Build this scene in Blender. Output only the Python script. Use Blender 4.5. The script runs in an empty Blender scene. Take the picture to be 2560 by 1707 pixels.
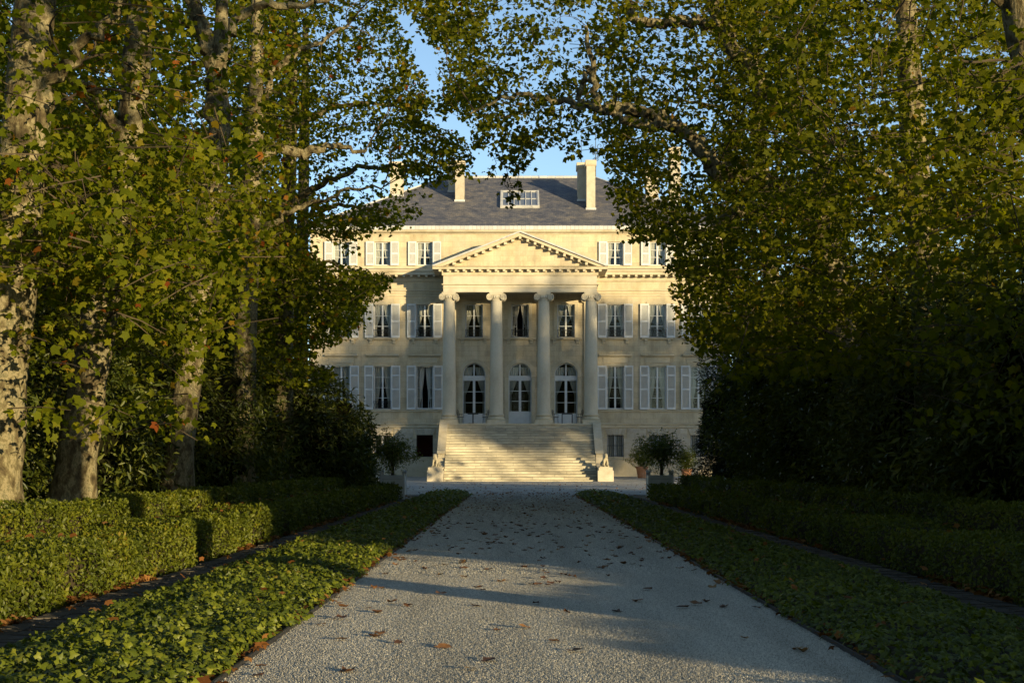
import bpy, bmesh, math, random
import numpy as np
from mathutils import Vector, Matrix

# ------------------------------------------------------------------ camera, sky, sun, exposure
SC = bpy.context.scene
COL = SC.collection
F = 3640.0                      # focal length in photograph pixels
CX, CZ = -0.25, 1.30            # camera stands a step left of the drive's axis
VPX, VPY = 1291.0, 1155.0       # vanishing point of the drive in the photograph
cam_d = bpy.data.cameras.new('camera')
cam = bpy.data.objects.new('camera', cam_d)
COL.objects.link(cam)
cam.location = (CX, 0, CZ)
cam.rotation_euler = (math.radians(90), 0, 0)
cam_d.sensor_width = 36
cam_d.lens = 36 * F / 2560
cam_d.shift_x = (1280 - VPX) / 2560
cam_d.shift_y = (VPY - 853.5) / 2560
cam_d.clip_end = 3000
SC.camera = cam

SUN_EL = math.radians(5.2)
SUN_AZ = math.radians(39.0)     # measured from straight behind the camera towards its right
to_sun = Vector((math.sin(SUN_AZ) * math.cos(SUN_EL), -math.cos(SUN_AZ) * math.cos(SUN_EL), math.sin(SUN_EL)))
W = bpy.data.worlds.new('World')
SC.world = W
W.use_nodes = True
nt = W.node_tree
nt.nodes.clear()
wo = nt.nodes.new('ShaderNodeOutputWorld')
wb = nt.nodes.new('ShaderNodeBackground')
sky = nt.nodes.new('ShaderNodeTexSky')
sky.sky_type = 'NISHITA'
sky.sun_disc = False
sky.sun_elevation = SUN_EL
sky.sun_rotation = math.atan2(to_sun.x, to_sun.y)
sky.air_density = 0.65
sky.dust_density = 0.1
sky.ozone_density = 1.15
wb.inputs['Strength'].default_value = 0.15
nt.links.new(sky.outputs[0], wb.inputs['Color'])
nt.links.new(wb.outputs[0], wo.inputs['Surface'])

sun_d = bpy.data.lights.new('sun', 'SUN')
sun_d.energy = 4.6
sun_d.angle = math.radians(0.5)
sun_d.color = (1.0, 0.79, 0.44)
sun = bpy.data.objects.new('sun', sun_d)
COL.objects.link(sun)
sun.location = (60, -60, 40)
sun.rotation_euler = (-to_sun).to_track_quat('-Z', 'Y').to_euler()

SC.view_settings.view_transform = 'Standard'
SC.view_settings.look = 'None'
SC.view_settings.exposure = 1.0
SC.view_settings.gamma = 1.0
SC.view_settings.use_curve_mapping = False
SC.render.engine = 'CYCLES'
cy = SC.cycles
cy.use_denoising = True
cy.max_bounces = 8
cy.diffuse_bounces = 5
cy.glossy_bounces = 3
cy.transmission_bounces = 5
cy.transparent_max_bounces = 8
cy.caustics_reflective = False
cy.caustics_refractive = False

rng = np.random.default_rng(7)
random.seed(7)

# ------------------------------------------------------------------ helpers
def un(px, py, Y):
    """photograph pixel + distance -> point in the place"""
    return Vector(((px - VPX) * Y / F + CX, Y, CZ + (VPY - py) * Y / F))

def ud(dx, dy, Y):
    return un(dx * 1.08844, dy * 1.08844, Y)

class MB:
    def __init__(s):
        s.v, s.f = [], []
    def add(s, V, Fc):
        o = len(s.v)
        s.v += [tuple(p) for p in V]
        s.f += [tuple(i + o for i in f) for f in Fc]
        return s
    def box(s, x0, x1, y0, y1, z0, z1):
        return s.add([(x0, y0, z0), (x1, y0, z0), (x1, y1, z0), (x0, y1, z0), (x0, y0, z1), (x1, y0, z1), (x1, y1, z1), (x0, y1, z1)],
                     [(3, 2, 1, 0), (4, 5, 6, 7), (0, 1, 5, 4), (1, 2, 6, 5), (2, 3, 7, 6), (3, 0, 4, 7)])
    def obox(s, M, sx, sy, sz):
        b = MB().box(-sx / 2, sx / 2, -sy / 2, sy / 2, -sz / 2, sz / 2)
        return s.add([M @ Vector(p) for p in b.v], b.f)
    def prism_y(s, poly, y0, y1):
        """polygon in XZ, extruded along Y"""
        n = len(poly)
        V = [(x, y0, z) for x, z in poly] + [(x, y1, z) for x, z in poly]
        return s.add(V, [tuple(range(n)), tuple(range(2 * n - 1, n - 1, -1))] + [(i, i + n, (i + 1) % n + n, (i + 1) % n) for i in range(n)])
    def prism_x(s, poly, x0, x1):
        """polygon in YZ, extruded along X"""
        n = len(poly)
        V = [(x0, y, z) for y, z in poly] + [(x1, y, z) for y, z in poly]
        return s.add(V, [tuple(range(n)), tuple(range(2 * n - 1, n - 1, -1))] + [(i, i + n, (i + 1) % n + n, (i + 1) % n) for i in range(n)])
    def lathe(s, prof, n=24, c=(0, 0), cap=True):
        V, Fc = [], []
        m = len(prof)
        for k in range(n):
            a = 2 * math.pi * k / n
            for r, z in prof:
                V.append((c[0] + r * math.cos(a), c[1] + r * math.sin(a), z))
        for k in range(n):
            k2 = (k + 1) % n
            for j in range(m - 1):
                Fc.append((k * m + j, k2 * m + j, k2 * m + j + 1, k * m + j + 1))
        if cap:
            Fc.append(tuple(k * m for k in range(n))[::-1])
            Fc.append(tuple(k * m + m - 1 for k in range(n)))
        return s.add(V, Fc)
    def tube(s, P, R, n=6, wob=0.0, cap=True):
        P = [Vector(p) for p in P]
        V, Fc = [], []
        t0 = (P[1] - P[0]).normalized()
        ref = Vector((1, 0, 0)) if abs(t0.x) < .8 else Vector((0, 0, 1))
        u = t0.cross(ref).normalized()
        ph = random.random() * 6
        for i, p in enumerate(P):
            t = (P[min(i + 1, len(P) - 1)] - P[max(i - 1, 0)]).normalized()
            u = (u - t * u.dot(t)).normalized()
            w = t.cross(u)
            r = R[i] if hasattr(R, '__len__') else R
            for k in range(n):
                a = 2 * math.pi * k / n
                rr = r * (1 + wob * (math.sin(2 * a + ph + i * .55) * .6 + math.sin(3 * a - i * .8 + ph) * .5))
                V.append(p + (u * math.cos(a) + w * math.sin(a)) * rr)
        for i in range(len(P) - 1):
            for k in range(n):
                k2 = (k + 1) % n
                Fc.append((i * n + k, i * n + k2, (i + 1) * n + k2, (i + 1) * n + k))
        if cap:
            Fc.append(tuple(range(n))[::-1])
            Fc.append(tuple((len(P) - 1) * n + k for k in range(n)))
        return s.add(V, Fc)
    def mesh(s, name, mat=None, smooth=False):
        me = bpy.data.meshes.new(name)
        me.from_pydata(s.v, [], s.f)
        bm = bmesh.new()
        bm.from_mesh(me)
        bmesh.ops.recalc_face_normals(bm, faces=bm.faces)
        bm.to_mesh(me)
        bm.free()
        if smooth:
            me.polygons.foreach_set('use_smooth', [True] * len(me.polygons))
            try:
                me.set_sharp_from_angle(angle=math.radians(38))
            except Exception:
                pass
        if mat:
            me.materials.append(mat)
        return me
    def build(s, name, mat, parent=None, smooth=False, loc=None):
        return put(name, s.mesh(name, mat, smooth), parent, loc)

def wloc(o):
    """location of an unrotated object in the place"""
    p = Vector(o.location)
    if o.parent is not None:
        p = wloc(o.parent) + o.matrix_parent_inverse.translation + p
    return p

def put(name, me, parent=None, loc=None, world=True):
    o = bpy.data.objects.new(name, me)
    COL.objects.link(o)
    if parent is not None:
        o.parent = parent
        if world:
            o.matrix_parent_inverse = Matrix.Translation(-wloc(parent))
    if loc is not None:
        o.location = loc
    return o

def local(name, me, parent, loc=(0, 0, 0), rot=(0, 0, 0)):
    o = bpy.data.objects.new(name, me)
    COL.objects.link(o)
    o.parent = parent
    o.location = loc
    o.rotation_euler = rot
    return o

def empty(name, loc, rz=0):
    o = bpy.data.objects.new(name, None)
    COL.objects.link(o)
    o.location = loc
    o.rotation_euler = (0, 0, rz)
    o.empty_display_size = .2
    return o

def tag(o, label=None, cat=None, group=None, kind=None):
    if label: o['label'] = label
    if cat: o['category'] = cat
    if group: o['group'] = group
    if kind: o['kind'] = kind
    return o

def copy_tree(o, parent=None):
    c = o.copy()
    COL.objects.link(c)
    c.parent = parent
    for ch in [x for x in o.children]:
        copy_tree(ch, c)
    return c

def np_mesh(name, V, T, mat, rnd=None):
    """triangle mesh from arrays, optional per-face random value"""
    me = bpy.data.meshes.new(name)
    V = np.ascontiguousarray(V, dtype=np.float32)
    T = np.ascontiguousarray(T, dtype=np.int32)
    me.vertices.add(len(V))
    me.vertices.foreach_set('co', V.ravel())
    me.loops.add(T.size)
    me.loops.foreach_set('vertex_index', T.ravel())
    me.polygons.add(len(T))
    me.polygons.foreach_set('loop_start', np.arange(0, T.size, 3, dtype=np.int32))
    if rnd is not None:
        at = me.attributes.new('rnd', 'FLOAT', 'FACE')
        at.data.foreach_set('value', np.ascontiguousarray(rnd, dtype=np.float32))
    me.update(calc_edges=True)
    if mat:
        me.materials.append(mat)
    return me

def catmull(P, R, k=6):
    P = [Vector(p) for p in P]
    Q, S = [], []
    for i in range(len(P) - 1):
        p0, p1, p2, p3 = P[max(i - 1, 0)], P[i], P[i + 1], P[min(i + 2, len(P) - 1)]
        for j in range(k):
            t = j / k
            Q.append(.5 * ((2 * p1) + (-p0 + p2) * t + (2 * p0 - 5 * p1 + 4 * p2 - p3) * t * t + (-p0 + 3 * p1 - 3 * p2 + p3) * t ** 3))
            S.append(R[i] * (1 - t) + R[i + 1] * t)
    Q.append(P[-1]); S.append(R[-1])
    return Q, S

# ------------------------------------------------------------------ materials
def new_mat(name):
    m = bpy.data.materials.new(name)
    m.use_nodes = True
    n = m.node_tree.nodes
    b = n['Principled BSDF']
    return m, m.node_tree, n, m.node_tree.links, b

def noise_mat(name, cols, scale=4., rough=.85, bump=0., bscale=60., detail=6., objrand=0., stretch=(1, 1, 1), spec=.3, pos=None, hi=0.0):
    """colours mixed by noise over the surface, optional bump and per-object variation"""
    m, t, n, L, b = new_mat(name)
    tc = n.new('ShaderNodeTexCoord')
    mp = n.new('ShaderNodeMapping')
    mp.inputs['Scale'].default_value = stretch
    L.new(tc.outputs['Object'], mp.inputs['Vector'])
    nz = n.new('ShaderNodeTexNoise')
    nz.inputs['Scale'].default_value = scale
    nz.inputs['Detail'].default_value = detail
    nz.inputs['Roughness'].default_value = .62
    L.new(mp.outputs[0], nz.inputs['Vector'])
    cr = n.new('ShaderNodeValToRGB')
    while len(cr.color_ramp.elements) < len(cols):
        cr.color_ramp.elements.new(.5)
    for i, c in enumerate(cols):
        e = cr.color_ramp.elements[i]
        e.position = pos[i] if pos else .3 + .4 * i / max(1, len(cols) - 1)
        e.color = (*c, 1)
    L.new(nz.outputs['Fac'], cr.inputs['Fac'])
    out = cr.outputs['Color']
    if objrand:
        oi = n.new('ShaderNodeObjectInfo')
        hs = n.new('ShaderNodeHueSaturation')
        mr = n.new('ShaderNodeMapRange')
        mr.inputs['To Min'].default_value = 1 - objrand
        mr.inputs['To Max'].default_value = 1 + objrand
        L.new(oi.outputs['Random'], mr.inputs['Value'])
        L.new(mr.outputs[0], hs.inputs['Value'])
        L.new(out, hs.inputs['Color'])
        out = hs.outputs['Color']
    if hi:
        n2 = n.new('ShaderNodeTexNoise')
        n2.inputs['Scale'].default_value = bscale
        n2.inputs['Detail'].default_value = 4
        L.new(mp.outputs[0], n2.inputs['Vector'])
        mr = n.new('ShaderNodeMapRange')
        mr.inputs['From Min'].default_value = .3
        mr.inputs['From Max'].default_value = .7
        mr.inputs['To Min'].default_value = 1 - hi
        mr.inputs['To Max'].default_value = 1 + hi
        L.new(n2.outputs['Fac'], mr.inputs['Value'])
        hs = n.new('ShaderNodeHueSaturation')
        L.new(mr.outputs[0], hs.inputs['Value'])
        L.new(out, hs.inputs['Color'])
        out = hs.outputs['Color']
    L.new(out, b.inputs['Base Color'])
    b.inputs['Roughness'].default_value = rough
    b.inputs['Specular IOR Level'].default_value = spec
    if bump:
        n3 = n.new('ShaderNodeTexNoise')
        n3.inputs['Scale'].default_value = bscale
        n3.inputs['Detail'].default_value = 5
        L.new(mp.outputs[0], n3.inputs['Vector'])
        bp = n.new('ShaderNodeBump')
        bp.inputs['Strength'].default_value = bump
        bp.inputs['Distance'].default_value = .02
        L.new(n3.outputs['Fac'], bp.inputs['Height'])
        L.new(bp.outputs[0], b.inputs['Normal'])
    return m

def leaf_mat(name, stops, trans=.35, rough=.5, spec=.35):
    """stops: (position, colour) over the per-leaf random value"""
    m, t, n, L, b = new_mat(name)
    a = n.new('ShaderNodeAttribute')
    a.attribute_name = 'rnd'
    cr = n.new('ShaderNodeValToRGB')
    while len(cr.color_ramp.elements) < len(stops):
        cr.color_ramp.elements.new(.5)
    for i, (p, c) in enumerate(stops):
        cr.color_ramp.elements[i].position = p
        cr.color_ramp.elements[i].color = (*c, 1)
    L.new(a.outputs['Fac'], cr.inputs['Fac'])
    L.new(cr.outputs[0], b.inputs['Base Color'])
    b.inputs['Roughness'].default_value = rough
    b.inputs['Specular IOR Level'].default_value = spec
    tr = n.new('ShaderNodeBsdfTranslucent')
    hs = n.new('ShaderNodeHueSaturation')
    hs.inputs['Value'].default_value = 1.7
    hs.inputs['Saturation'].default_value = 1.1
    L.new(cr.outputs[0], hs.inputs['Color'])
    L.new(hs.outputs[0], tr.inputs['Color'])
    mx = n.new('ShaderNodeMixShader')
    mx.inputs[0].default_value = trans
    L.new(b.outputs[0], mx.inputs[1])
    L.new(tr.outputs[0], mx.inputs[2])
    L.new(mx.outputs[0], n['Material Output'].inputs['Surface'])
    return m

def ashlar_mat(name):
    """cream limestone laid in courses: faint joints, weather stains"""
    m = noise_mat(name, [(0.378, 0.317, 0.206), (0.479, 0.411, 0.283), (0.529, 0.467, 0.341)], scale=.9, rough=.9, bump=.25, bscale=14, spec=.15, hi=.07, stretch=(1, 1, .7))
    t = m.node_tree; n = t.nodes; L = t.links; b = n['Principled BSDF']
    src = b.inputs['Base Color'].links[0].from_socket
    tc = n.new('ShaderNodeTexCoord')
    sx = n.new('ShaderNodeSeparateXYZ')
    L.new(tc.outputs['Object'], sx.inputs[0])
    ad = n.new('ShaderNodeMath'); ad.operation = 'ADD'
    L.new(sx.outputs['X'], ad.inputs[0]); L.new(sx.outputs['Y'], ad.inputs[1])
    cb = n.new('ShaderNodeCombineXYZ')
    L.new(ad.outputs[0], cb.inputs['X']); L.new(sx.outputs['Z'], cb.inputs['Y'])
    br = n.new('ShaderNodeTexBrick')
    br.inputs['Scale'].default_value = 1.0
    br.inputs['Brick Width'].default_value = .9
    br.inputs['Row Height'].default_value = .36
    br.inputs['Mortar Size'].default_value = .008
    br.inputs['Mortar Smooth'].default_value = .3
    br.inputs['Color1'].default_value = (.86, .86, .87, 1)
    br.inputs['Color2'].default_value = (1.06, 1.04, 1.0, 1)
    br.inputs['Mortar'].default_value = (.68, .64, .57, 1)
    L.new(cb.outputs[0], br.inputs['Vector'])
    mx = n.new('ShaderNodeMix'); mx.data_type = 'RGBA'; mx.blend_type = 'MULTIPLY'
    mx.inputs[0].default_value = .85
    L.new(src, mx.inputs[6]); L.new(br.outputs['Color'], mx.inputs[7])
    ns = n.new('ShaderNodeTexNoise'); ns.inputs['Scale'].default_value = 1.6; ns.inputs['Detail'].default_value = 6
    ms_ = n.new('ShaderNodeMapping'); ms_.inputs['Scale'].default_value = (2.2, 2.2, .22)
    L.new(tc.outputs['Object'], ms_.inputs[0]); L.new(ms_.outputs[0], ns.inputs['Vector'])
    cr2 = n.new('ShaderNodeValToRGB')
    cr2.color_ramp.elements[0].position = .32; cr2.color_ramp.elements[0].color = (.72, .72, .74, 1)
    cr2.color_ramp.elements[1].position = .56; cr2.color_ramp.elements[1].color = (1.04, 1.03, 1.0, 1)
    L.new(ns.outputs['Fac'], cr2.inputs[0])
    m3 = n.new('ShaderNodeMix'); m3.data_type = 'RGBA'; m3.blend_type = 'MULTIPLY'; m3.inputs[0].default_value = .5
    L.new(mx.outputs[2], m3.inputs[6]); L.new(cr2.outputs[0], m3.inputs[7])
    L.new(m3.outputs[2], b.inputs['Base Color'])
    return m

MS = {}
MS['wall'] = ashlar_mat('limestone_ashlar')
MS['stone'] = noise_mat('limestone_trim', [(0.368, 0.311, 0.207), (0.464, 0.404, 0.286), (0.504, 0.448, 0.334)], scale=1.3, rough=.88, bump=.2, bscale=22, spec=.15, hi=.06)
MS['column'] = noise_mat('limestone_column', [(0.376, 0.331, 0.246), (0.460, 0.416, 0.321), (0.488, 0.448, 0.356)], scale=.9, rough=.85, bump=.12, bscale=18, stretch=(1, 1, .5), spec=.15, hi=.05)
MS['block'] = noise_mat('limestone_block', [(0.336, 0.295, 0.216), (0.432, 0.384, 0.295), (0.480, 0.428, 0.343)], scale=2.2, rough=.9, bump=.25, bscale=20, objrand=.10, spec=.15, hi=.08)
MS['step'] = noise_mat('worn_step_stone', [(0.288, 0.264, 0.208), (0.416, 0.376, 0.280), (0.496, 0.456, 0.352)], scale=2.5, rough=.85, bump=.3, bscale=26, objrand=.2, stretch=(.6, 1, 2), spec=.2, hi=.10)
MS['white'] = noise_mat('white_paint', [(.50, .51, .50), (.60, .61, .60)], scale=3, rough=.55, spec=.4)
MS['iron'] = noise_mat('black_iron', [(.012, .012, .014), (.03, .03, .032)], scale=12, rough=.5, spec=.5)
MS['lead'] = noise_mat('lead_sheet', [(.30, .30, .30), (.44, .44, .43), (.5, .5, .48)], scale=3, rough=.6, spec=.4, objrand=.1)
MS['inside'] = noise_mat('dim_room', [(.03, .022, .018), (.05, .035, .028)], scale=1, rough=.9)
MS['red_room'] = noise_mat('red_room', [(.10, .012, .012), (.16, .02, .018)], scale=1, rough=.8)
MS['curtain'] = noise_mat('curtain_cloth', [(.40, .385, .34), (.54, .52, .46)], scale=4, rough=.9, stretch=(3, 3, .4))
MS['terra'] = noise_mat('terracotta', [(.30, .13, .065), (.42, .20, .10), (.46, .27, .16)], scale=5, rough=.9, bump=.2, bscale=30)
MS['soil'] = noise_mat('dark_soil', [(.018, .014, .008), (.035, .027, .014), (.05, .036, .016)], scale=6, rough=1, bump=.5, bscale=40)
MS['statue'] = noise_mat('statue_stone', [(0.320, 0.272, 0.176), (0.448, 0.400, 0.288)], scale=9, rough=.9, bump=.3, bscale=40)

def glass_mat():
    m, t, n, L, b = new_mat('window_glass')
    n.remove(b)
    g = n.new('ShaderNodeBsdfGlossy'); g.inputs['Roughness'].default_value = .02
    g.inputs['Color'].default_value = (.9, .95, .95, 1)
    tr = n.new('ShaderNodeBsdfTransparent'); tr.inputs['Color'].default_value = (.86, .89, .88, 1)
    fr = n.new('ShaderNodeFresnel'); fr.inputs['IOR'].default_value = 1.45
    mu = n.new('ShaderNodeMath'); mu.operation = 'ADD'; mu.inputs[1].default_value = .0
    nz = n.new('ShaderNodeTexNoise'); nz.inputs['Scale'].default_value = 2.5
    tc = n.new('ShaderNodeTexCoord'); L.new(tc.outputs['Object'], nz.inputs['Vector'])
    bp = n.new('ShaderNodeBump'); bp.inputs['Strength'].default_value = .06; bp.inputs['Distance'].default_value = .05
    L.new(nz.outputs['Fac'], bp.inputs['Height']); L.new(bp.outputs[0], g.inputs['Normal'])
    L.new(fr.outputs[0], mu.inputs[0])
    mx = n.new('ShaderNodeMixShader')
    L.new(mu.outputs[0], mx.inputs[0]); L.new(tr.outputs[0], mx.inputs[1]); L.new(g.outputs[0], mx.inputs[2])
    L.new(mx.outputs[0], n['Material Output'].inputs['Surface'])
    return m
MS['glass'] = glass_mat()

def slate_mat():
    m = noise_mat('roof_slate', [(.06, .064, .08), (.105, .105, .115), (.17, .155, .135)], scale=1.1, rough=.55, spec=.4, hi=.30, bscale=9, stretch=(1, 1, 2.5))
    t = m.node_tree; n = t.nodes; L = t.links; b = n['Principled BSDF']
    src = b.inputs['Base Color'].links[0].from_socket
    tc = n.new('ShaderNodeTexCoord'); sx = n.new('ShaderNodeSeparateXYZ'); L.new(tc.outputs['Object'], sx.inputs[0])
    cb = n.new('ShaderNodeCombineXYZ'); L.new(sx.outputs['X'], cb.inputs['X'])
    ml = n.new('ShaderNodeMath'); ml.operation = 'MULTIPLY'; ml.inputs[1].default_value = 2.0
    L.new(sx.outputs['Z'], ml.inputs[0]); L.new(ml.outputs[0], cb.inputs['Y'])
    br = n.new('ShaderNodeTexBrick')
    br.inputs['Scale'].default_value = 1; br.inputs['Brick Width'].default_value = .26; br.inputs['Row Height'].default_value = .15
    br.inputs['Mortar Size'].default_value = .012
    br.inputs['Color1'].default_value = (.62, .65, .74, 1); br.inputs['Color2'].default_value = (1.4, 1.3, 1.15, 1); br.inputs['Mortar'].default_value = (.5, .5, .52, 1)
    L.new(cb.outputs[0], br.inputs['Vector'])
    mx = n.new('ShaderNodeMix'); mx.data_type = 'RGBA'; mx.blend_type = 'MULTIPLY'; mx.inputs[0].default_value = .9
    L.new(src, mx.inputs[6]); L.new(br.outputs['Color'], mx.inputs[7]); L.new(mx.outputs[2], b.inputs['Base Color'])
    bp = n.new('ShaderNodeBump'); bp.inputs['Strength'].default_value = .5; bp.inputs['Distance'].default_value = .03
    L.new(br.outputs['Fac'], bp.inputs['Height']); bp.invert = True
    L.new(bp.outputs[0], b.inputs['Normal'])
    return m
MS['slate'] = slate_mat()

def gravel_mat(name, cols, vs=75.):
    m, t, n, L, b = new_mat(name)
    tc = n.new('ShaderNodeTexCoord')
    vo = n.new('ShaderNodeTexVoronoi'); vo.inputs['Scale'].default_value = vs
    L.new(tc.outputs['Object'], vo.inputs['Vector'])
    bw = n.new('ShaderNodeSeparateColor'); L.new(vo.outputs['Color'], bw.inputs[0])
    cr = n.new('ShaderNodeValToRGB')
    while len(cr.color_ramp.elements) < len(cols): cr.color_ramp.elements.new(.5)
    for i, c in enumerate(cols):
        cr.color_ramp.elements[i].position = i / (len(cols) - 1); cr.color_ramp.elements[i].color = (*c, 1)
    L.new(bw.outputs[0], cr.inputs[0])
    nz = n.new('ShaderNodeTexNoise'); nz.inputs['Scale'].default_value = .8; nz.inputs['Detail'].default_value = 5
    mpn = n.new('ShaderNodeMapping'); mpn.inputs['Scale'].default_value = (1.5, .35, 1)
    L.new(tc.outputs['Object'], mpn.inputs[0]); L.new(mpn.outputs[0], nz.inputs['Vector'])
    mr = n.new('ShaderNodeMapRange'); mr.inputs['From Min'].default_value = .3; mr.inputs['From Max'].default_value = .7
    mr.inputs['To Min'].default_value = .78; mr.inputs['To Max'].default_value = 1.12
    L.new(nz.outputs['Fac'], mr.inputs[0])
    hs = n.new('ShaderNodeHueSaturation'); L.new(cr.outputs[0], hs.inputs['Color']); L.new(mr.outputs[0], hs.inputs['Value'])
    L.new(hs.outputs[0], b.inputs['Base Color'])
    b.inputs['Roughness'].default_value = .9; b.inputs['Specular IOR Level'].default_value = .2
    bp = n.new('ShaderNodeBump'); bp.inputs['Strength'].default_value = 1.0; bp.inputs['Distance'].default_value = .035
    bp.invert = True
    L.new(vo.outputs['Distance'], bp.inputs['Height']); L.new(bp.outputs[0], b.inputs['Normal'])
    return m
MS['gravel'] = gravel_mat('pale_gravel', [(.24, .225, .19), (.42, .395, .335), (.56, .525, .45), (.68, .645, .56)])
MS['court'] = gravel_mat('court_gravel', [(.30, .285, .25), (.46, .44, .385), (.56, .535, .47), (.64, .615, .55)])

def bark_mat():
    m, t, n, L, b = new_mat('plane_bark')
    tc = n.new('ShaderNodeTexCoord')
    mp = n.new('ShaderNodeMapping'); mp.inputs['Scale'].default_value = (1, 1, .62)
    L.new(tc.outputs['Object'], mp.inputs[0])
    n1 = n.new('ShaderNodeTexNoise'); n1.inputs['Scale'].default_value = 6.5; n1.inputs['Detail'].default_value = 7; n1.inputs['Roughness'].default_value = .65; n1.inputs['Distortion'].default_value = .25
    L.new(mp.outputs[0], n1.inputs['Vector'])
    cr = n.new('ShaderNodeValToRGB')
    st = [(.34, (.032, .026, .014)), (.43, (.085, .066, .035)), (.49, (.125, .108, .056)), (.545, (.23, .195, .115)), (.60, (.10, .092, .048)), (.70, (.32, .28, .18))]
    while len(cr.color_ramp.elements) < len(st): cr.color_ramp.elements.new(.5)
    for i, (p, c) in enumerate(st):
        cr.color_ramp.elements[i].position = p; cr.color_ramp.elements[i].color = (*c, 1)
    L.new(n1.outputs['Fac'], cr.inputs[0]); L.new(cr.outputs[0], b.inputs['Base Color'])
    b.inputs['Roughness'].default_value = .9; b.inputs['Specular IOR Level'].default_value = .15
    n2 = n.new('ShaderNodeTexNoise'); n2.inputs['Scale'].default_value = 18; n2.inputs['Detail'].default_value = 6
    L.new(mp.outputs[0], n2.inputs['Vector'])
    ad = n.new('ShaderNodeMath'); ad.operation = 'ADD'
    L.new(n1.outputs['Fac'], ad.inputs[0]); L.new(n2.outputs['Fac'], ad.inputs[1])
    bp = n.new('ShaderNodeBump'); bp.inputs['Strength'].default_value = .7; bp.inputs['Distance'].default_value = .04
    L.new(ad.outputs[0], bp.inputs['Height']); L.new(bp.outputs[0], b.inputs['Normal'])
    return m
MS['bark'] = bark_mat()
MS['twig'] = noise_mat('dark_twig', [(.035, .026, .016), (.08, .06, .036)], scale=4, rough=.95)

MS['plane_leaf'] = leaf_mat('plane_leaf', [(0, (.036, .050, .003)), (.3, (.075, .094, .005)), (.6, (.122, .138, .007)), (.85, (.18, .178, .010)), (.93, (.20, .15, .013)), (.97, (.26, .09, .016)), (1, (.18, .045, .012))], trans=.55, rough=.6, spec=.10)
MS['plane_leaf_dark'] = leaf_mat('plane_leaf_shaded', [(0, (.032, .042, .003)), (.35, (.066, .078, .004)), (.7, (.112, .12, .006)), (.94, (.165, .152, .009)), (1, (.20, .10, .015))], trans=.55, rough=.6, spec=.10)  # same plane leaf with the right side's shade worked into a darker colour
MS['laurel_leaf'] = leaf_mat('laurel_leaf', [(0, (.018, .028, .004)), (.5, (.048, .064, .007)), (.85, (.10, .11, .011)), (1, (.16, .145, .016))], trans=.25, rough=.45, spec=.3)
MS['yew_leaf'] = leaf_mat('yew_needle', [(0, (.008, .012, .004)), (.6, (.020, .026, .007)), (1, (.05, .052, .011))], trans=.1, rough=.55, spec=.2)
MS['hedge_leaf'] = leaf_mat('box_leaf', [(0, (.034, .048, .004)), (.5, (.082, .10, .007)), (.9, (.14, .15, .011)), (1, (.18, .14, .016))], trans=.32, rough=.5, spec=.28)
MS['ivy_leaf'] = leaf_mat('ivy_leaf', [(0, (.034, .050, .004)), (.5, (.084, .108, .008)), (.88, (.145, .165, .013)), (.96, (.19, .195, .02)), (1, (.24, .18, .025))], trans=.28, rough=.48, spec=.3)
MS['orange_leaf'] = leaf_mat('citrus_leaf', [(0, (.04, .06, .009)), (.6, (.10, .125, .016)), (1, (.18, .18, .028))], trans=.25, rough=.5, spec=.25)
MS['dead_leaf'] = leaf_mat('dead_leaf', [(0, (.09, .035, .011)), (.5, (.19, .08, .022)), (1, (.28, .14, .045))], trans=.15, rough=.8, spec=.1)
MS['flower'] = noise_mat('white_petal', [(.7, .7, .66), (.8, .8, .78)], scale=5)
MS['inner'] = noise_mat('core_shade', [(.006, .007, .003), (.014, .014, .006)], scale=3, rough=1, bump=.6, bscale=8, spec=.0)  # near-black fill, the shade deep inside the bushes painted as colour

def fallen_mat():
    m, t, n, L, b = new_mat('fallen_leaf_brown')
    oi = n.new('ShaderNodeObjectInfo'); cr = n.new('ShaderNodeValToRGB')
    st = [(0, (.085, .035, .014)), (.4, (.17, .075, .022)), (.75, (.25, .12, .035)), (1, (.30, .18, .06))]
    while len(cr.color_ramp.elements) < 4: cr.color_ramp.elements.new(.5)
    for i, (p, c) in enumerate(st):
        cr.color_ramp.elements[i].position = p; cr.color_ramp.elements[i].color = (*c, 1)
    L.new(oi.outputs['Random'], cr.inputs[0]); L.new(cr.outputs[0], b.inputs['Base Color'])
    b.inputs['Roughness'].default_value = .65
    return m
MS['fallen'] = fallen_mat()
# ------------------------------------------------------------------ ground, drive, court
def ground_z(y):
    return 0.0 if y < 88 else min(.30, .30 * (y - 88) / 12.0)

def sheet(name, x0, x1, ys, mat, dz, label, cat=None):
    V, Fc = [], []
    for y in ys:
        V += [(x0, y, ground_z(y) + dz), (x1, y, ground_z(y) + dz)]
    for i in range(len(ys) - 1):
        Fc.append((2 * i, 2 * i + 1, 2 * i + 3, 2 * i + 2))
    m = MB(); m.add(V, Fc)
    o = m.build(name, mat)
    tag(o, label, cat, kind='structure')
    return o
MS['ground'] = noise_mat('park_ground', [(.03, .028, .012), (.06, .05, .022), (.05, .06, .02)], scale=1.5, rough=1, bump=.5, bscale=25)
sheet('ground', -900, 900, [-900, -50, 20, 60, 88, 92, 96, 100, 140, 1500], MS['ground'], -.012, 'dark leaf-strewn park ground under the trees')
sheet('drive', -2.0, 2.0, [-40, 0, 20, 40, 57.5], MS['gravel'], .0, 'pale gravel drive running straight to the stone steps')
sheet('forecourt', -34, 34, [57.5, 70, 88, 92, 96, 100, 103], MS['court'], .004, 'pale gravel forecourt in front of the country house')

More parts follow.
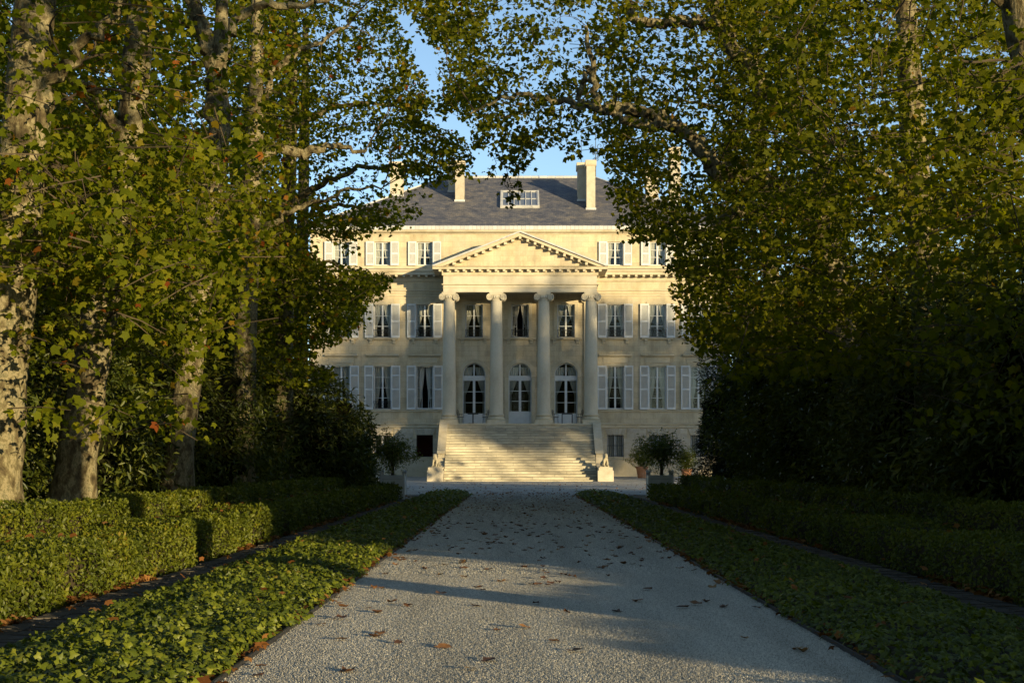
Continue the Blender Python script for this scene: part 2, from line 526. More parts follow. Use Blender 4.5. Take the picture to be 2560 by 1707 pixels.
# ------------------------------------------------------------------ the country house
WY = 101.0                       # front wall plane
H = empty('country_house', (0, WY, 0))
tag(H, 'cream stone country house with four tall columns, pediment and slate roof', 'house')
st, wl = MS['stone'], MS['wall']
HW = 14.55
BAYS = [6.61, 9.54, 12.40]
GZ = .2

# ---- front wall pierced by its openings
openings = []                    # x0,x1,z0,z1 (rectangular)
for s in (-1, 1):
    for b in BAYS:
        openings += [(s * b - .56, s * b + .56, 14.94, 16.56), (s * b - .60, s * b + .60, 9.94, 12.23), (s * b - .61, s * b + .61, 4.98, 7.95), (s * b - .575, s * b + .575, 1.67, 3.19)]
for b in (-3.19, 0, 3.19):
    openings.append((b - .61, b + .61, 9.94, 12.23))
    openings.append((b - .79, b + .79, 3.9, 8.16))       # arched doors, spandrels added below
xs = sorted(set([-HW, HW] + [round(v, 4) for o in openings for v in o[:2]]))
def build_wall():
    m = MB()
    for i in range(len(xs) - 1):
        x0, x1 = xs[i], xs[i + 1]
        xm = (x0 + x1) / 2
        cuts = sorted([(o[2], o[3]) for o in openings if o[0] < xm < o[1]])
        z = 0.0
        for a, b in cuts:
            m.box(x0, x1, WY, WY + .5, z, a)
            z = b
        m.box(x0, x1, WY, WY + .5, z, 17.3)
    # arch spandrels
    R, zs = .79, 7.37
    for c in (-3.19, 0, 3.19):
        for s in (-1, 1):
            pts = [(c + s * R, zs)] + [(c + s * R * math.cos(a), zs + R * math.sin(a)) for a in np.linspace(.12, math.pi / 2, 9)] + [(c + s * R, 8.16)]
            m.prism_y(pts, WY + .001, WY + .45)
    return m.build('wall', wl, H)
build_wall()
m = MB()
m.box(-HW, -HW + .5, WY + .5, WY + 18, 0, 17.3); m.box(HW - .5, HW, WY + .5, WY + 18, 0, 17.3); m.box(-HW, HW, WY + 18, WY + 18.5, 0, 17.3)
m.build('outer_wall', wl, H)
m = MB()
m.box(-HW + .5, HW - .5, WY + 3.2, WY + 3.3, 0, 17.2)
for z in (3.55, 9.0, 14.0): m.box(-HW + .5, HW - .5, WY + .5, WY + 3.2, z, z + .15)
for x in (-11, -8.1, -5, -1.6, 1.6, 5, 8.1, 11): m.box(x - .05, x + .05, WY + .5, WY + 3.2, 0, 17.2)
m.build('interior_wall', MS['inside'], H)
MB().box(-7.9, -5.2, WY + 1.8, WY + 1.9, 1.2, 3.5).build('red_interior', MS['red_room'], H)

# ---- horizontal mouldings
def moulding(name, prof, x0, x1, mat=st):
    return MB().prism_x([(WY + y, z) for y, z in prof], x0, x1).build(name, mat, H)
moulding('crown_cornice', [(.05, 17.08), (-.06, 17.08), (-.08, 17.14), (-.16, 17.16), (-.30, 17.24), (-.34, 17.36), (.05, 17.36)], -HW - .34, HW + .34)
for s in (-1, 1):
    a, b = sorted((s * 5.17, s * (HW + .05)))
    moulding('entablature_cornice', [(0.02, 14.10), (-.18, 14.10), (-.18, 14.20), (-.62, 14.22), (-.62, 14.36), (-.72, 14.48), (-.72, 14.56), (0.02, 14.72)], a, b)
    moulding('bed_mould', [(0.02, 13.78), (-.06, 13.80), (-.14, 13.92), (-.14, 14.10), (0.02, 14.10)], a, b)
    moulding('architrave_band', [(0.02, 13.14), (-.10, 13.16), (-.10, 13.22), (-.04, 13.24), (0.02, 13.24)], a, b)
    moulding('architrave_fascia', [(0.02, 12.98), (-.05, 12.98), (-.05, 13.03), (0.02, 13.03)], a, b)
    moulding('architrave_base', [(0.02, 12.78), (-.07, 12.79), (-.07, 12.84), (0.02, 12.86)], a, b)
    moulding('attic_band', [(0.02, 14.72), (-.05, 14.72), (-.05, 14.86), (0.02, 14.88)], a, b)
    a, b = sorted((s * 5.45, s * (HW + .02)))
    moulding('window_ledge', [(0.02, 4.80), (-.10, 4.82), (-.10, 4.90), (0.02, 4.92)], a, b)
    moulding('string_course', [(0.02, 3.68), (-.07, 3.70), (-.07, 3.86), (-.14, 3.92), (-.14, 3.99), (0.02, 4.02)], a, b)
    moulding('base_ledge', [(0.02, 1.46), (-.09, 1.46), (-.09, 1.52), (0.02, 1.56)], a, b)
    moulding('plinth_wall', [(0.02, 0), (-.07, 0), (-.07, 1.46), (0.02, 1.46)], a, b)
    # modillions of the wing cornice
    mm = MB().box(-.08, .08, -.40, 0, -.14, 0).mesh('modillion', st)
    k = 0
    x = 5.42
    while x < HW:
        put('modillion', mm, H, (s * x, WY - .185, 14.215)); x += .52

# ---- channelled basement blocks and voussoirs
joint = .022
for s in (-1, 1):
    edges = [5.47] + [v for b in BAYS for v in (b - .575, b + .575)] + [HW]
    for ci in range(6):
        z0 = 1.585 + ci * .345; z1 = z0 + .345 - joint
        above = z1 > 3.19 + .02
        spans = []
        if above:
            ee = [5.47] + [v for b in BAYS for v in (b - .80, b + .80)] + [HW]
        else:
            ee = edges
        for q in range(0, len(ee), 2):
            a, b = ee[q], ee[q + 1]
            n = 2 if b - a > 1.2 else 1
            cut = a + (b - a) * (.5 if n == 1 else (.38 + .24 * ((ci + q) % 2)))
            for (u, v) in ([(a, b)] if n == 1 else [(a, cut), (cut, b)]):
                if not above and v in (b,) and q + 2 < len(ee): v -= .002
                x0, x1 = sorted((s * (u + joint * .35), s * (v - joint * .35)))
                MB().box(x0, x1, WY - .055, WY + .02, z0, z1).build('stone_block', MS['block'], H)
    for b in BAYS:
        for j in range(6):
            t0, t1 = -1 + j / 3 + .02, -1 + (j + 1) / 3 - .02
            pts = [(s * b + t0 * .575, 3.20), (s * b + t1 * .575, 3.20), (s * b + t1 * .76, 3.635), (s * b + t0 * .76, 3.635)]
            MB().prism_y(pts, WY - .05, WY + .02).build('voussoir', MS['block'], H)

# ---- window kit (local: x across, y into the wall, z up from the sill)
def casement_mesh(w, h, rows, name='window', open_=False, panel=0.0, arch=False):
    m = MB()
    y0, y1 = .15, .23
    fw = .055
    m.box(-w / 2, -w / 2 + fw, y0, y1, 0, h); m.box(w / 2 - fw, w / 2, y0, y1, 0, h)
    m.box(-w / 2 + fw, w / 2 - fw, y0, y1, 0, fw * 1.3); m.box(-w / 2 + fw, w / 2 - fw, y0, y1, h - fw, h)
    if panel:
        m.box(-w / 2 + fw, w / 2 - fw, y0 + .015, y1 - .01, fw * 1.3, panel)
        for s in (-1, 1):
            m.box(s * w / 4 - w * .15, s * w / 4 + w * .15, y0, y0 + .02, .18, panel - .12)
    zb = panel if panel else fw * 1.3
    if not open_:
        m.box(-.06, .06, y0 - .025, y1 - .005, zb, h - fw)
        for s in (-1, 1):
            a, b = sorted((s * .06, s * (w / 2 - fw)))
            for r in range(1, rows):
                z = zb + (h - fw - zb) * r / rows
                m.box(a, b, y0 + .01, y1 - .02, z - .018, z + .018)
            m.box(s * (w / 2 - fw) - .03 if s > 0 else s * (w / 2 - fw), s * (w / 2 - fw) if s > 0 else s * (w / 2 - fw) + .03, y0 + .005, y1 - .012, zb, h - fw)
    else:
        for s in (-1, 1):
            M = Matrix.Translation((s * (w / 2 - fw), y0 + .03, 0)) @ Matrix.Rotation(s * math.radians(-52), 4, 'Z')
            lw = w / 2 - fw
            def ob(x0, x1, z0, z1):
                c = M @ Vector((-s * (x0 + x1) / 2, 0, (z0 + z1) / 2))
                m.obox(Matrix.Translation(c) @ Matrix.Rotation(s * math.radians(-52), 4, 'Z'), x1 - x0, .045, z1 - z0)
            ob(0, .05, zb, h - fw); ob(lw - .06, lw, zb, h - fw); ob(.05, lw - .06, zb, zb + .06); ob(.05, lw - .06, h - fw - .05, h - fw)
            for r in range(1, rows):
                z = zb + (h - fw - zb) * r / rows
                ob(.05, lw - .06, z - .016, z + .016)
    return m.mesh(name, MS['white'])

def pane_mesh(w, h):
    return MB().add([(-w / 2, 0, -h / 2), (w / 2, 0, -h / 2), (w / 2, 0, h / 2), (-w / 2, 0, h / 2)], [(0, 1, 2, 3)]).mesh('pane', MS['glass'])

def drape_mesh(w, h, s, tie=.62, top=.92, low=.30):
    nx, nz = 22, 14
    V, Fc = [], []
    for j in range(nz + 1):
        t = j / nz
        if t < tie:
            u = t / tie
            f = top + (low - top) * (u ** 1.6)
        else:
            f = low + .05 * (t - tie) / (1 - tie)
        for i in range(nx + 1):
            a = i / nx
            x = w / 2 * (1 - a * f)
            y = .285 + .024 * math.sin(a * 26 + t * 1.2) * (1.2 - .4 * t)
            V.append((s * x, y, h * (1 - t)))
    for j in range(nz):
        for i in range(nx):
            a = j * (nx + 1) + i
            Fc.append((a, a + 1, a + nx + 2, a + nx + 1))
    return MB().add(V, Fc).mesh('curtain', MS['curtain'], True)

def shutter_mesh(w, h, cross):
    """louvred leaf: stiles, rails and slats; cross: heights of the middle rails"""
    m = MB()
    y0, y1 = -.045, 0
    sw = .075
    m.box(0, sw, y0, y1, 0, h); m.box(w - sw, w, y0, y1, 0, h)
    rails = [(0, .14)] + [(c - .05, c + .05) for c in cross] + [(h - .09, h)]
    for a, b in rails: m.box(sw, w - sw, y0 + .003, y1 - .003, a, b)
    for i in range(len(rails) - 1):
        a, b = rails[i][1], rails[i + 1][0]
        n = max(2, int((b - a) / .062))
        for k in range(n):
            z = a + (b - a) * (k + .5) / n
            M = Matrix.Translation((w / 2, -.022, z)) @ Matrix.Rotation(math.radians(38), 4, 'X')
            m.obox(M, w - 2 * sw, .008, .058)
    return m.mesh('shutter', MS['white'])

def rail_mesh(w, h=.52):
    m = MB()
    for z in (0.04, h): m.box(-w / 2, w / 2, -.02, .005, z, z + .028)
    for s in (-1, 1): m.box(s * w / 2 - .018, s * w / 2 + .018, -.022, .008, 0, h + .07)
    n = 7
    for k in range(n):
        x = -w / 2 + w * (k + .5) / n
        if k == n // 2:
            continue
        m.tube([(x - .07, -.008, .07), (x, -.008, h * .5), (x + .07, -.008, h)], .009, 4)
        m.tube([(x + .07, -.008, .07), (x, -.008, h * .5), (x - .07, -.008, h)], .009, 4)
    for z in (h * .3, h * .7):
        m.tube([(math.cos(a) * .075, -.008, z + math.sin(a) * .085) for a in np.linspace(0, 6.283, 13)], .010, 4)
    return m.mesh('balcony_rail', MS['iron'])

KIT = {}
def kit(key, f):
    if key not in KIT: KIT[key] = f()
    return KIT[key]

def window(x, z, w, h, rows, open_=False, panel=0., rail=False, drape=(.62, .92, .30), drapes=True):
    kk = (w, h, rows, panel)
    o = put('window', kit((kk, open_), lambda: casement_mesh(w, h, rows, open_=open_, panel=panel)), H, (x, WY, z))
    zb = panel if panel else .07
    ph = (h - .055 - zb) / rows
    if not open_:
        pw = w / 2 - .055 - .06 - .03
        pm = kit((kk, 'p'), lambda: pane_mesh(pw + .01, ph - .02))
        for s in (-1, 1):
            for r in range(rows):
                local('pane', pm, o, (s * (.06 + pw / 2), .185, zb + ph * (r + .5)))
    else:
        lw = w / 2 - .055
        pm = kit((kk, 'po'), lambda: pane_mesh(lw - .11, ph - .02))
        for s in (-1, 1):
            a = s * math.radians(-52)
            c = Matrix.Translation((s * (w / 2 - .055), .18, 0)) @ Matrix.Rotation(a, 4, 'Z') @ Vector((-s * lw / 2, 0, 0))
            for r in range(rows):
                local('pane', pm, o, (c.x, c.y, zb + ph * (r + .5)), (0, 0, a))
    if drapes:
        v_ = random.choice(((0, 0, 0), (.05, .02, .04), (-.08, -.06, -.05), (.06, .03, .07)))
        drape = tuple(min(.99, max(.12, p + q)) for p, q in zip(drape, v_))
        for s in (-1, 1):
            local('curtain', kit((kk, 'd', s, drape), lambda: drape_mesh(w - .08, h - .05, s, *drape)), o, (0, .12 if open_ else .0, .03))
    if rail:
        local('balcony_rail', kit((w, 'rail'), lambda: rail_mesh(w + .02)), o, (0, -.03, .0))
    return o

def shutters(x, z, w, h, cross, sw):
    sm = kit((sw, h, 'sh'), lambda: shutter_mesh(sw, h, cross))
    def mirrored():
        me = sm.copy()
        for v in me.vertices: v.co.x = v.co.x - sw
        return me
    sl_ = kit((sw, h, 'shl'), mirrored)
    o = put('shutter', sm, H, (x + w / 2 + .01, WY - .10, z)); o.rotation_euler.z = -random.uniform(0, .06)
    o = put('shutter', sl_, H, (x - w / 2 - .01, WY - .10, z)); o.rotation_euler.z = random.uniform(0, .06)

def sill_mesh(w):
    m = MB()
    m.prism_x([(.02, -.10), (-.16, -.10), (-.16, -.06), (-.22, -.045), (-.22, 0), (.02, .01)], -w / 2, w / 2)
    return m.mesh('sill', st)
def bracket_mesh():
    m = MB()
    m.prism_x([(.02, -.10), (-.17, -.10), (-.18, -.16), (-.10, -.24), (-.09, -.34), (-.05, -.40), (.02, -.40)], -.10, .10)
    m.box(-.06, -.025, -.20, -.15, -.24, -.12); m.box(.025, .06, -.20, -.15, -.24, -.12)
    return m.mesh('bracket', st)
def surround_mesh(w, h, d=.05, t=.17):
    m = MB()
    m.box(-w / 2 - t, -w / 2, -d, .02, -.02, h + t); m.box(w / 2, w / 2 + t, -d, .02, -.02, h + t); m.box(-w / 2, w / 2, -d, .02, h, h + t)
    m.box(-w / 2 - t, w / 2 + t, -d - .03, -d + .001, h + t - .05, h + t)
    return m.mesh('window_surround', st)
def hood_mesh(w):
    m = MB().prism_x([(.02, 0), (-.06, 0), (-.10, .05), (-.24, .08), (-.26, .16), (.02, .22)], -w / 2, w / 2)
    return m.mesh('hood_mould', st)

for s in (-1, 1):
    for i, b in enumerate(BAYS):
        x = s * b
        window(x, 14.94, 1.12, 1.62, 3, drape=(.85, .95, .42))
        shutters(x, 14.92, 1.12, 1.66, [.82], .57)
        window(x, 9.94, 1.20, 2.29, 3, rail=True, drape=(.66, .92, .26))
        shutters(x, 9.92, 1.20, 2.34, [1.13], .60)
        put('window_surround', kit('sur', lambda: surround_mesh(1.20, 2.29)), H, (x, WY, 9.94))
        put('sill', kit('sill', lambda: sill_mesh(2.2)), H, (x, WY, 9.90))
        for q in (-1, 1): put('bracket', kit('brk', bracket_mesh), H, (x + q * .80, WY, 9.90))
        first = (s == -1 and i == 0)
        window(x, 4.98, 1.22, 2.97, 4, open_=first, drape=(.8, .9, .34), rail=(s == -1 and i == 1))
        shutters(x, 4.95, 1.22, 3.03, [1.40, 2.36], .62)
        put('window_surround', kit('sur2', lambda: surround_mesh(1.22, 2.97)), H, (x, WY, 4.98))
        put('hood_mould', kit('hood', lambda: hood_mesh(2.25)), H, (x, WY, 8.58))
        put('frieze_panel', kit('fp', lambda: MB().box(-.85, .85, -.045, .02, 0, .38).mesh('frieze_panel', st)), H, (x, WY, 8.185))
        if not first:
            window(x, 1.67, 1.15, 1.52, 2, drapes=(s > 0), drape=(.99, .98, .9))
            g = MB()
            for k in range(9):
                xx = -.55 + 1.10 * k / 8
                g.box(xx - .013, xx + .013, -.005, .02, .02, 1.50)
            for z in (.03, .76, 1.46): g.box(-.57, .57, .021, .035, z, z + .035)
            put('window_grille', kit('gr', lambda: g.mesh('window_grille', MS['iron'])), H, (x, WY, 1.67))
        else:
            fr = MB()
            fr.box(-.575, -.53, .2, .26, 0, 1.52); fr.box(.53, .575, .2, .26, 0, 1.52); fr.box(-.53, .53, .2, .26, 1.47, 1.52); fr.box(-.53, .53, .2, .26, 0, .05)
            o = fr.build('window', MS['iron'], H, loc=(x, WY, 1.67))
            local('pane', pane_mesh(1.06, 1.42), o, (0, .23, .76))

# ---- portico back wall: pilasters, upper windows, arched doors
for x in (-4.78, -1.59, 1.59, 4.78):
    m = MB()
    m.box(-.35, .35, -.13, .02, .45, 8.45); m.box(-.42, .42, -.20, .02, 0, .25); m.box(-.39, .39, -.17, .02, .25, .45)
    m.box(-.40, .40, -.18, .02, 8.45, 8.55); m.box(-.48, .48, -.25, .02, 8.72, 8.80); m.box(-.37, .37, -.15, .02, 8.55, 8.72)
    for q in (-1, 1):
        m.tube([(q * .40, -.27, 8.60), (q * .40, .0, 8.60)], .14, 14)
    m.build('pilaster', st, H, loc=(x, WY, 3.9))
for k, x in enumerate((-3.19, 0, 3.19)):
    window(x, 9.94, 1.22, 2.29, 3, open_=(k == 1), rail=True, drape=(.62, .9, .26))
    put('window_surround', kit('sur3', lambda: surround_mesh(1.22, 2.29, .06, .24)), H, (x, WY, 9.94))
    put('sill', kit('sill', lambda: None), H, (x, WY, 9.90))
    for q in (-1, 1): put('bracket', kit('brk', bracket_mesh), H, (x + q * .80, WY, 9.90))
    # arch mould
    m = MB()
    for (r0, r1, d) in ((.80, .93, .10), (.93, 1.07, .06)):
        n = 18
        for j in range(n):
            a0, a1 = math.pi * j / n, math.pi * (j + 1) / n
            pts = [(x + r * math.cos(a), 7.37 + r * math.sin(a)) for r, a in ((r0, a0), (r1, a0), (r1, a1), (r0, a1))]
            m.prism_y(pts, WY - d, WY + .02)
    m.build('arch_mould', st, H)
    m = MB()
    for q in (-1, 1):
        a, b = sorted((x + q * .80, x + q * 1.07))
        m.box(a, b, WY - .05, WY + .02, 3.9, 7.20)
        a, b = sorted((x + q * .785, x + q * 1.14))
        m.box(a, b, WY - .12, WY + .02, 7.20, 7.365)
    m.build('arch_jamb', st, H)
    # door: two leaves under a fixed transom and fanlight
    d = MB()
    w, y0, y1 = 1.58, .17, .26
    d.box(-w / 2, -w / 2 + .06, y0, y1, 0, 3.47); d.box(w / 2 - .06, w / 2, y0, y1, 0, 3.47)
    d.box(-w / 2, w / 2, y0 - .02, y1 + .001, 3.12, 3.40)
    d.box(-.085, .085, y0 - .02, y1 - .002, 0, 3.12); d.box(-.05, .05, y0 - .01, y1 - .002, 3.40, 4.24)
    for s in (-1, 1):
        a, b = sorted((s * .085, s * (w / 2 - .06)))
        d.box(a, b, y0 + .015, y1 - .015, 0, .93 if k == 1 else .78); d.box(a, b, y0 + .01, y1 - .01, 3.05, 3.12)
        d.box(a + .1, b - .1, y0 + .001, y0 + .02, .14, .62)
        zb = .93 if k == 1 else .78
        for r in (1, 2):
            z = zb + (3.05 - zb) * r / 3
            d.box(a, b, y0 + .012, y1 - .02, z - .02, z + .02)
    n = 16
    for j in range(n):
        a0, a1 = math.pi * j / n, math.pi * (j + 1) / n
        pts = [(r * math.cos(a), 3.47 + r * math.sin(a)) for r, a in ((.73, a0), (.79, a0), (.79, a1), (.73, a1))]
        d.prism_y(pts, y0 + .001, y1)
    do = d.build('door', MS['white'], H, loc=(x, WY, 3.9))
    zb = .93 if k == 1 else .78
    for s in (-1, 1):
        for r in range(3):
            hh = (3.05 - zb) / 3
            local('pane', kit(('dp', k == 1), lambda: pane_mesh(.64, hh - .03)), do, (s * .407, .215, zb + hh * (r + .5)))
        fan = [(0.05, 3.41), (.72, 3.41)] + [(.72 * math.cos(a), 3.47 + .72 * math.sin(a)) for a in np.linspace(.08, 1.5, 8)]
        mm = kit(('fan', s), lambda: MB().add([(s * px, .215, pz) for px, pz in fan], [tuple(range(len(fan)))]).mesh('pane', MS['glass']))
        local('pane', mm, do)
        local('curtain', kit(('dd', s, k == 1), lambda: drape_mesh(1.5, 3.9, s, .5, .9, .2)), do, (0, .05, .1))
    if k == 1:
        hd = MB().tube([(.03, .13, 1.25), (.03, .10, 1.25), (.12, .10, 1.25)], .014, 6)
        local('handle', hd.mesh('handle', MS['iron']), do)

# ---- ceiling, entablature and pediment of the portico
CYP = 98.0
EH = 5.15
m = MB()
m.box(-EH, EH, CYP - .42, CYP + .42, 12.69, 13.86)
m.box(-EH, -EH + .84, CYP + .42, WY, 12.69, 13.86); m.box(EH - .84, EH, CYP + .42, WY, 12.69, 13.86)
m.build('entablature', MS['column'], H)
MB().box(-EH + .84, EH - .84, CYP + .42, WY, 13.05, 13.3).build('portico_ceiling', st, H)
def band3(name, z0, z1, out, z0b=None):
    m = MB()
    y = CYP - .42
    m.prism_x([(y + .05, z0), (y - out, z0 + (z1 - z0) * .35), (y - out, z1), (y + .05, z1)], -EH - out, EH + out)
    for s in (-1, 1):
        a, b = sorted((s * (EH - .03), s * (EH + out)))
        m.box(a, b, y + .051, WY - .02, z0 + (z1 - z0) * .35, z1)
    return m.build(name, st, H)
band3('architrave_band', 13.14, 13.24, .10)
band3('architrave_fascia', 12.95, 12.99, .035)
PY = CYP - .42
mm = MB().box(-.085, .085, -.36, 0, -.15, 0).mesh('modillion', st)
for i in range(21):
    put('modillion', mm, H, ((i - 10) * .535, PY - .05, 14.17))
m = MB()
m.box(-EH - .09, EH + .09, PY - .09, PY + .3, 13.80, 14.17)
m.build('bed_mould', st, H)
CW = 5.85
for s in (-1, 1):
    a, b = sorted((s * (EH + .092), s * CW)); 
m = MB()
m.prism_x([(PY + .3, 14.172), (PY - .46, 14.172), (PY - .46, 14.30), (PY - .55, 14.36), (PY + .3, 14.36)], -CW, CW)
for s in (-1, 1):
    a, b = sorted((s * (EH - .1), s * CW))
    m.box(a, b, PY + .301, WY - .03, 14.172, 14.359)
m.build('pediment_cornice', st, H)
ZC, ZA = 14.42, 16.72
sl = (ZA - ZC) / CW
MB().prism_y([(-4.9, 14.362), (4.9, 14.362), (0, 14.362 + 4.9 * sl)], PY + .03, PY + .3).build('tympanum', wl, H)
def rake(name, v0, v1, y0, y1, mat=st):
    m = MB()
    for s in (-1, 1):
        def zt(x, v): return ZA + v - abs(x) * sl
        def xat(z, v): return (ZA + v - z) / sl
        poly = [(0, ZA + v0)]
        xe = min(CW, xat(14.362, v0))
        poly.append((s * xe, zt(xe, v0)))
        if xe >= CW - 1e-6 and zt(CW, v0) > 14.362 + 1e-4:
            poly.append((s * CW, max(14.362, zt(CW, v1))))
        if zt(CW, v1) < 14.362:
            poly.append((s * xat(14.362, v1), 14.362))
        poly.append((0, ZA + v1))
        m.prism_y(poly, y0, y1)
    return m.build(name, mat, H)
rake('raking_crown', 0, -.11, PY - .60, WY - .01, MS['lead'])
rake('raking_cornice', -.112, -.33, PY - .47, WY - .02)
rake('raking_bed', -.332, -.52, PY - .10, PY + .3)
mk = MB().box(-.085, .085, -.34, 0, -.13, .05).mesh('modillion', st)
for s in (-1, 1):
    for i in range(10):
        x = s * (.02 + i * .49) if i else 0
        if i == 0 and s > 0: continue
        put('modillion', mk, H, (x, PY - .105, ZA - .40 - abs(x) * sl))

# ---- columns
def column(x):
    prof = []
    n = 14
    for i in range(n + 1):
        t = i / n
        r = .455 - .085 * (t ** 1.7)
        prof.append((r, .66 + (12.23 - 3.9 - .66) * t))
    prof = [(.50, .60), (.50, .63), (.46, .66)] + prof[1:-1] + [(.37, 8.22), (.40, 8.25), (.40, 8.29), (.37, 8.33)]
    o = MB().lathe(prof, 40).build('column', MS['column'], H, True, (x, CYP, 3.9))
    local('plinth', MB().box(-.60, .60, -.60, .60, 0, .24).mesh('plinth', st), o)
    bp = [(.50, .24)] + [(.50 + .085 * math.sin(a), .315 - .075 * math.cos(a)) for a in np.linspace(0.1, 3.04, 9)] + [(.50, .40), (.47, .44), (.50, .48)] + [(.475 + .055 * math.sin(a), .54 - .055 * math.cos(a)) for a in np.linspace(.1, 3.0, 7)] + [(.47, .60)]
    local('base', MB().lathe(bp, 36).mesh('base', st, True), o)
    c = MB()
    c.box(-.47, .47, -.45, .45, 8.715, 8.785); c.box(-.44, .44, -.42, .42, 8.66, 8.714)
    c.lathe([(.38, 8.33), (.45, 8.42), (.47, 8.50), (.44, 8.60)], 28)
    c.box(-.42, .42, -.43, .43, 8.585, 8.66)
    for j in range(9):
        a = math.pi * (j + .5) / 9
        cx, cyy = .46 * math.cos(a), -.46 * math.sin(a)
        c.lathe([(.012, 8.40), (.042, 8.44), (.045, 8.49), (.015, 8.54)], 7, (cx, cyy))
    local('capital', c.mesh('capital', MS['column'], True), o)
    v = MB()
    for q in (-1, 1):
        cx, cz = q * .445, 8.46
        v.tube([(cx, -.43, cz), (cx, -.2, cz), (cx, 0, cz), (cx, .2, cz), (cx, .43, cz)], [.195, .165, .14, .165, .195], 22)
        for y in (-.445, .445):
            P, R = [], []
            for k in range(46):
                t = k / 45
                a = math.pi / 2 - q * 0 - t * 2.4 * 2 * math.pi
                r = .205 * (1 - t) ** .8 + .018
                P.append((cx + q * r * math.cos(a), y, cz + r * math.sin(a))); R.append(.030 * (1 - .55 * t))
            v.tube(P, R, 6)
            v.lathe([(.001, -.03), (.04, -.01), (.045, .0), (.04, .01), (.001, .03)], 8)
            k0 = len(v.v) - 40
            for z in range(k0, len(v.v)):
                p = v.v[z]; v.v[z] = (cx + p[0], y + p[2], cz + p[1])
    for y in (-.43, .43):
        v.box(-.44, .44, y - .03, y + .03, 8.60, 8.665)
    local('volute', v.mesh('volute', MS['column'], True), o)
    return o
for i in range(4): column(-4.777 + i * 3.185)

# ---- roof
EZ, RZ = 17.62, 22.75
EYF = WY - .25
RUN = 9.1
EX = HW + .25
roof = MB()
rx = EX - RUN
yb = EYF + 2 * RUN
roof.add([(-EX, EYF, EZ), (EX, EYF, EZ), (EX, yb, EZ), (-EX, yb, EZ), (-rx, EYF + RUN, RZ), (rx, EYF + RUN, RZ)],
         [(0, 1, 5, 4), (1, 2, 5), (2, 3, 4, 5), (3, 0, 4)])
RO = roof.build('roof', MS['slate'], H)
def rz(y): return EZ + (y - EYF) * (RZ - EZ) / RUN
x = -rx
mm = MB().tube([(0, 0, 0), (.58, 0, 0)], .12, 10).mesh('ridge_cap', MS['lead'])
while x < rx - .3:
    put('ridge_cap', mm, RO, (x, EYF + RUN, RZ + .02)); x += .6
for s in (-1, 1):
    for y0 in (EYF, yb):
        MB().tube([(s * EX, y0, EZ + .02), (s * rx, EYF + RUN, RZ + .02)], .07, 6).build('hip_roll', MS['lead'], RO)
gm = MB().prism_x([(-.34, .0), (-.36, .24), (-.30, .28), (-.05, .30), (.3, .30), (.3, 0)], 0, .272).mesh('gutter_segment', MS['lead'])
x = -HW - .34
while x < HW + .1:
    put('gutter_segment', gm, H, (x, WY, 17.37)); x += .283
def chimney(x, y, w, d, ztop):
    m = MB()
    z0 = rz(y) - .5
    m.box(-w / 2, w / 2, 0, d, z0, ztop - .42)
    o = m.build('chimney', MS['block'], H, loc=(x, y, 0))
    c = MB()
    c.prism_x([(-.03, ztop - .42), (-.10, ztop - .30), (-.10, ztop - .06), (-.06, ztop), (d + .06, ztop), (d + .10, ztop - .06), (d + .10, ztop - .30), (d + .03, ztop - .42)], -w / 2 - .08, w / 2 + .08)
    local('chimney_cap', c.mesh('chimney_cap', st), o)
    local('flashing', MB().box(-w / 2 - .06, w / 2 + .06, -.05, .0, rz(y) - .12, rz(y) + .12).mesh('flashing', MS['lead']), o)
    return o
chimney(5.06, 103.7, .62, 1.3, 22.8)
chimney(4.50, 105.3, .62, 1.3, 22.95)
chimney(-4.35, 105.2, .64, 1.3, 23.1)
chimney(-4.95, 107.0, .62, 1.2, 23.2)
chimney(-9.0, 106.2, .95, .9, 23.2)
chimney(9.6, 105.6, .9, .9, 22.6)
chimney(11.2, 105.0, .8, .9, 24.0)
# skylight
y0, y1 = 104.0, 106.7
sk = MB()
a = math.atan2(RZ - EZ, RUN)
Lg = (y1 - y0) / math.cos(a)
Msk = Matrix.Translation((.0, y0, rz(y0) + .10)) @ Matrix.Rotation(a, 4, 'X')
def skb(x0, x1, l0, l1, h0, h1):
    c = Msk @ Vector(((x0 + x1) / 2, (l0 + l1) / 2, (h0 + h1) / 2))
    sk.obox(Matrix.Translation(c) @ Matrix.Rotation(a, 4, 'X'), x1 - x0, l1 - l0, h1 - h0)
for i in range(7):
    xx = -1.25 + 2.5 * i / 6
    skb(xx - .03, xx + .03, 0, Lg, -.05, .08)
skb(-1.33, 1.33, -.10, -.001, -.25, .1); skb(-1.33, 1.33, Lg + .001, Lg + .10, -.25, .1); skb(-1.22, 1.22, Lg * .5 - .03, Lg * .5 + .03, -.03, .06)
skb(-1.40, -1.281, -.1, Lg + .1, -.25, .11); skb(1.281, 1.40, -.1, Lg + .1, -.25, .11)
S = sk.build('skylight', MS['lead'], RO)
MS['skyglass'] = noise_mat('skylight_glass', [(.10, .12, .15), (.16, .18, .21)], scale=2, rough=.12, spec=.9)
for i in range(6):
    for j in range(2):
        x0 = -1.25 + 2.5 * i / 6 + .032; x1 = x0 + 2.5 / 6 - .064
        l0 = j * Lg * .5 + .032; l1 = l0 + Lg * .5 - .064
        P = [Msk @ Vector(p) for p in ((x0, l0, .02), (x1, l0, .02), (x1, l1, .02), (x0, l1, .02))]
        MB().add(P, [(0, 1, 2, 3)]).build('pane', MS['skyglass'], S)
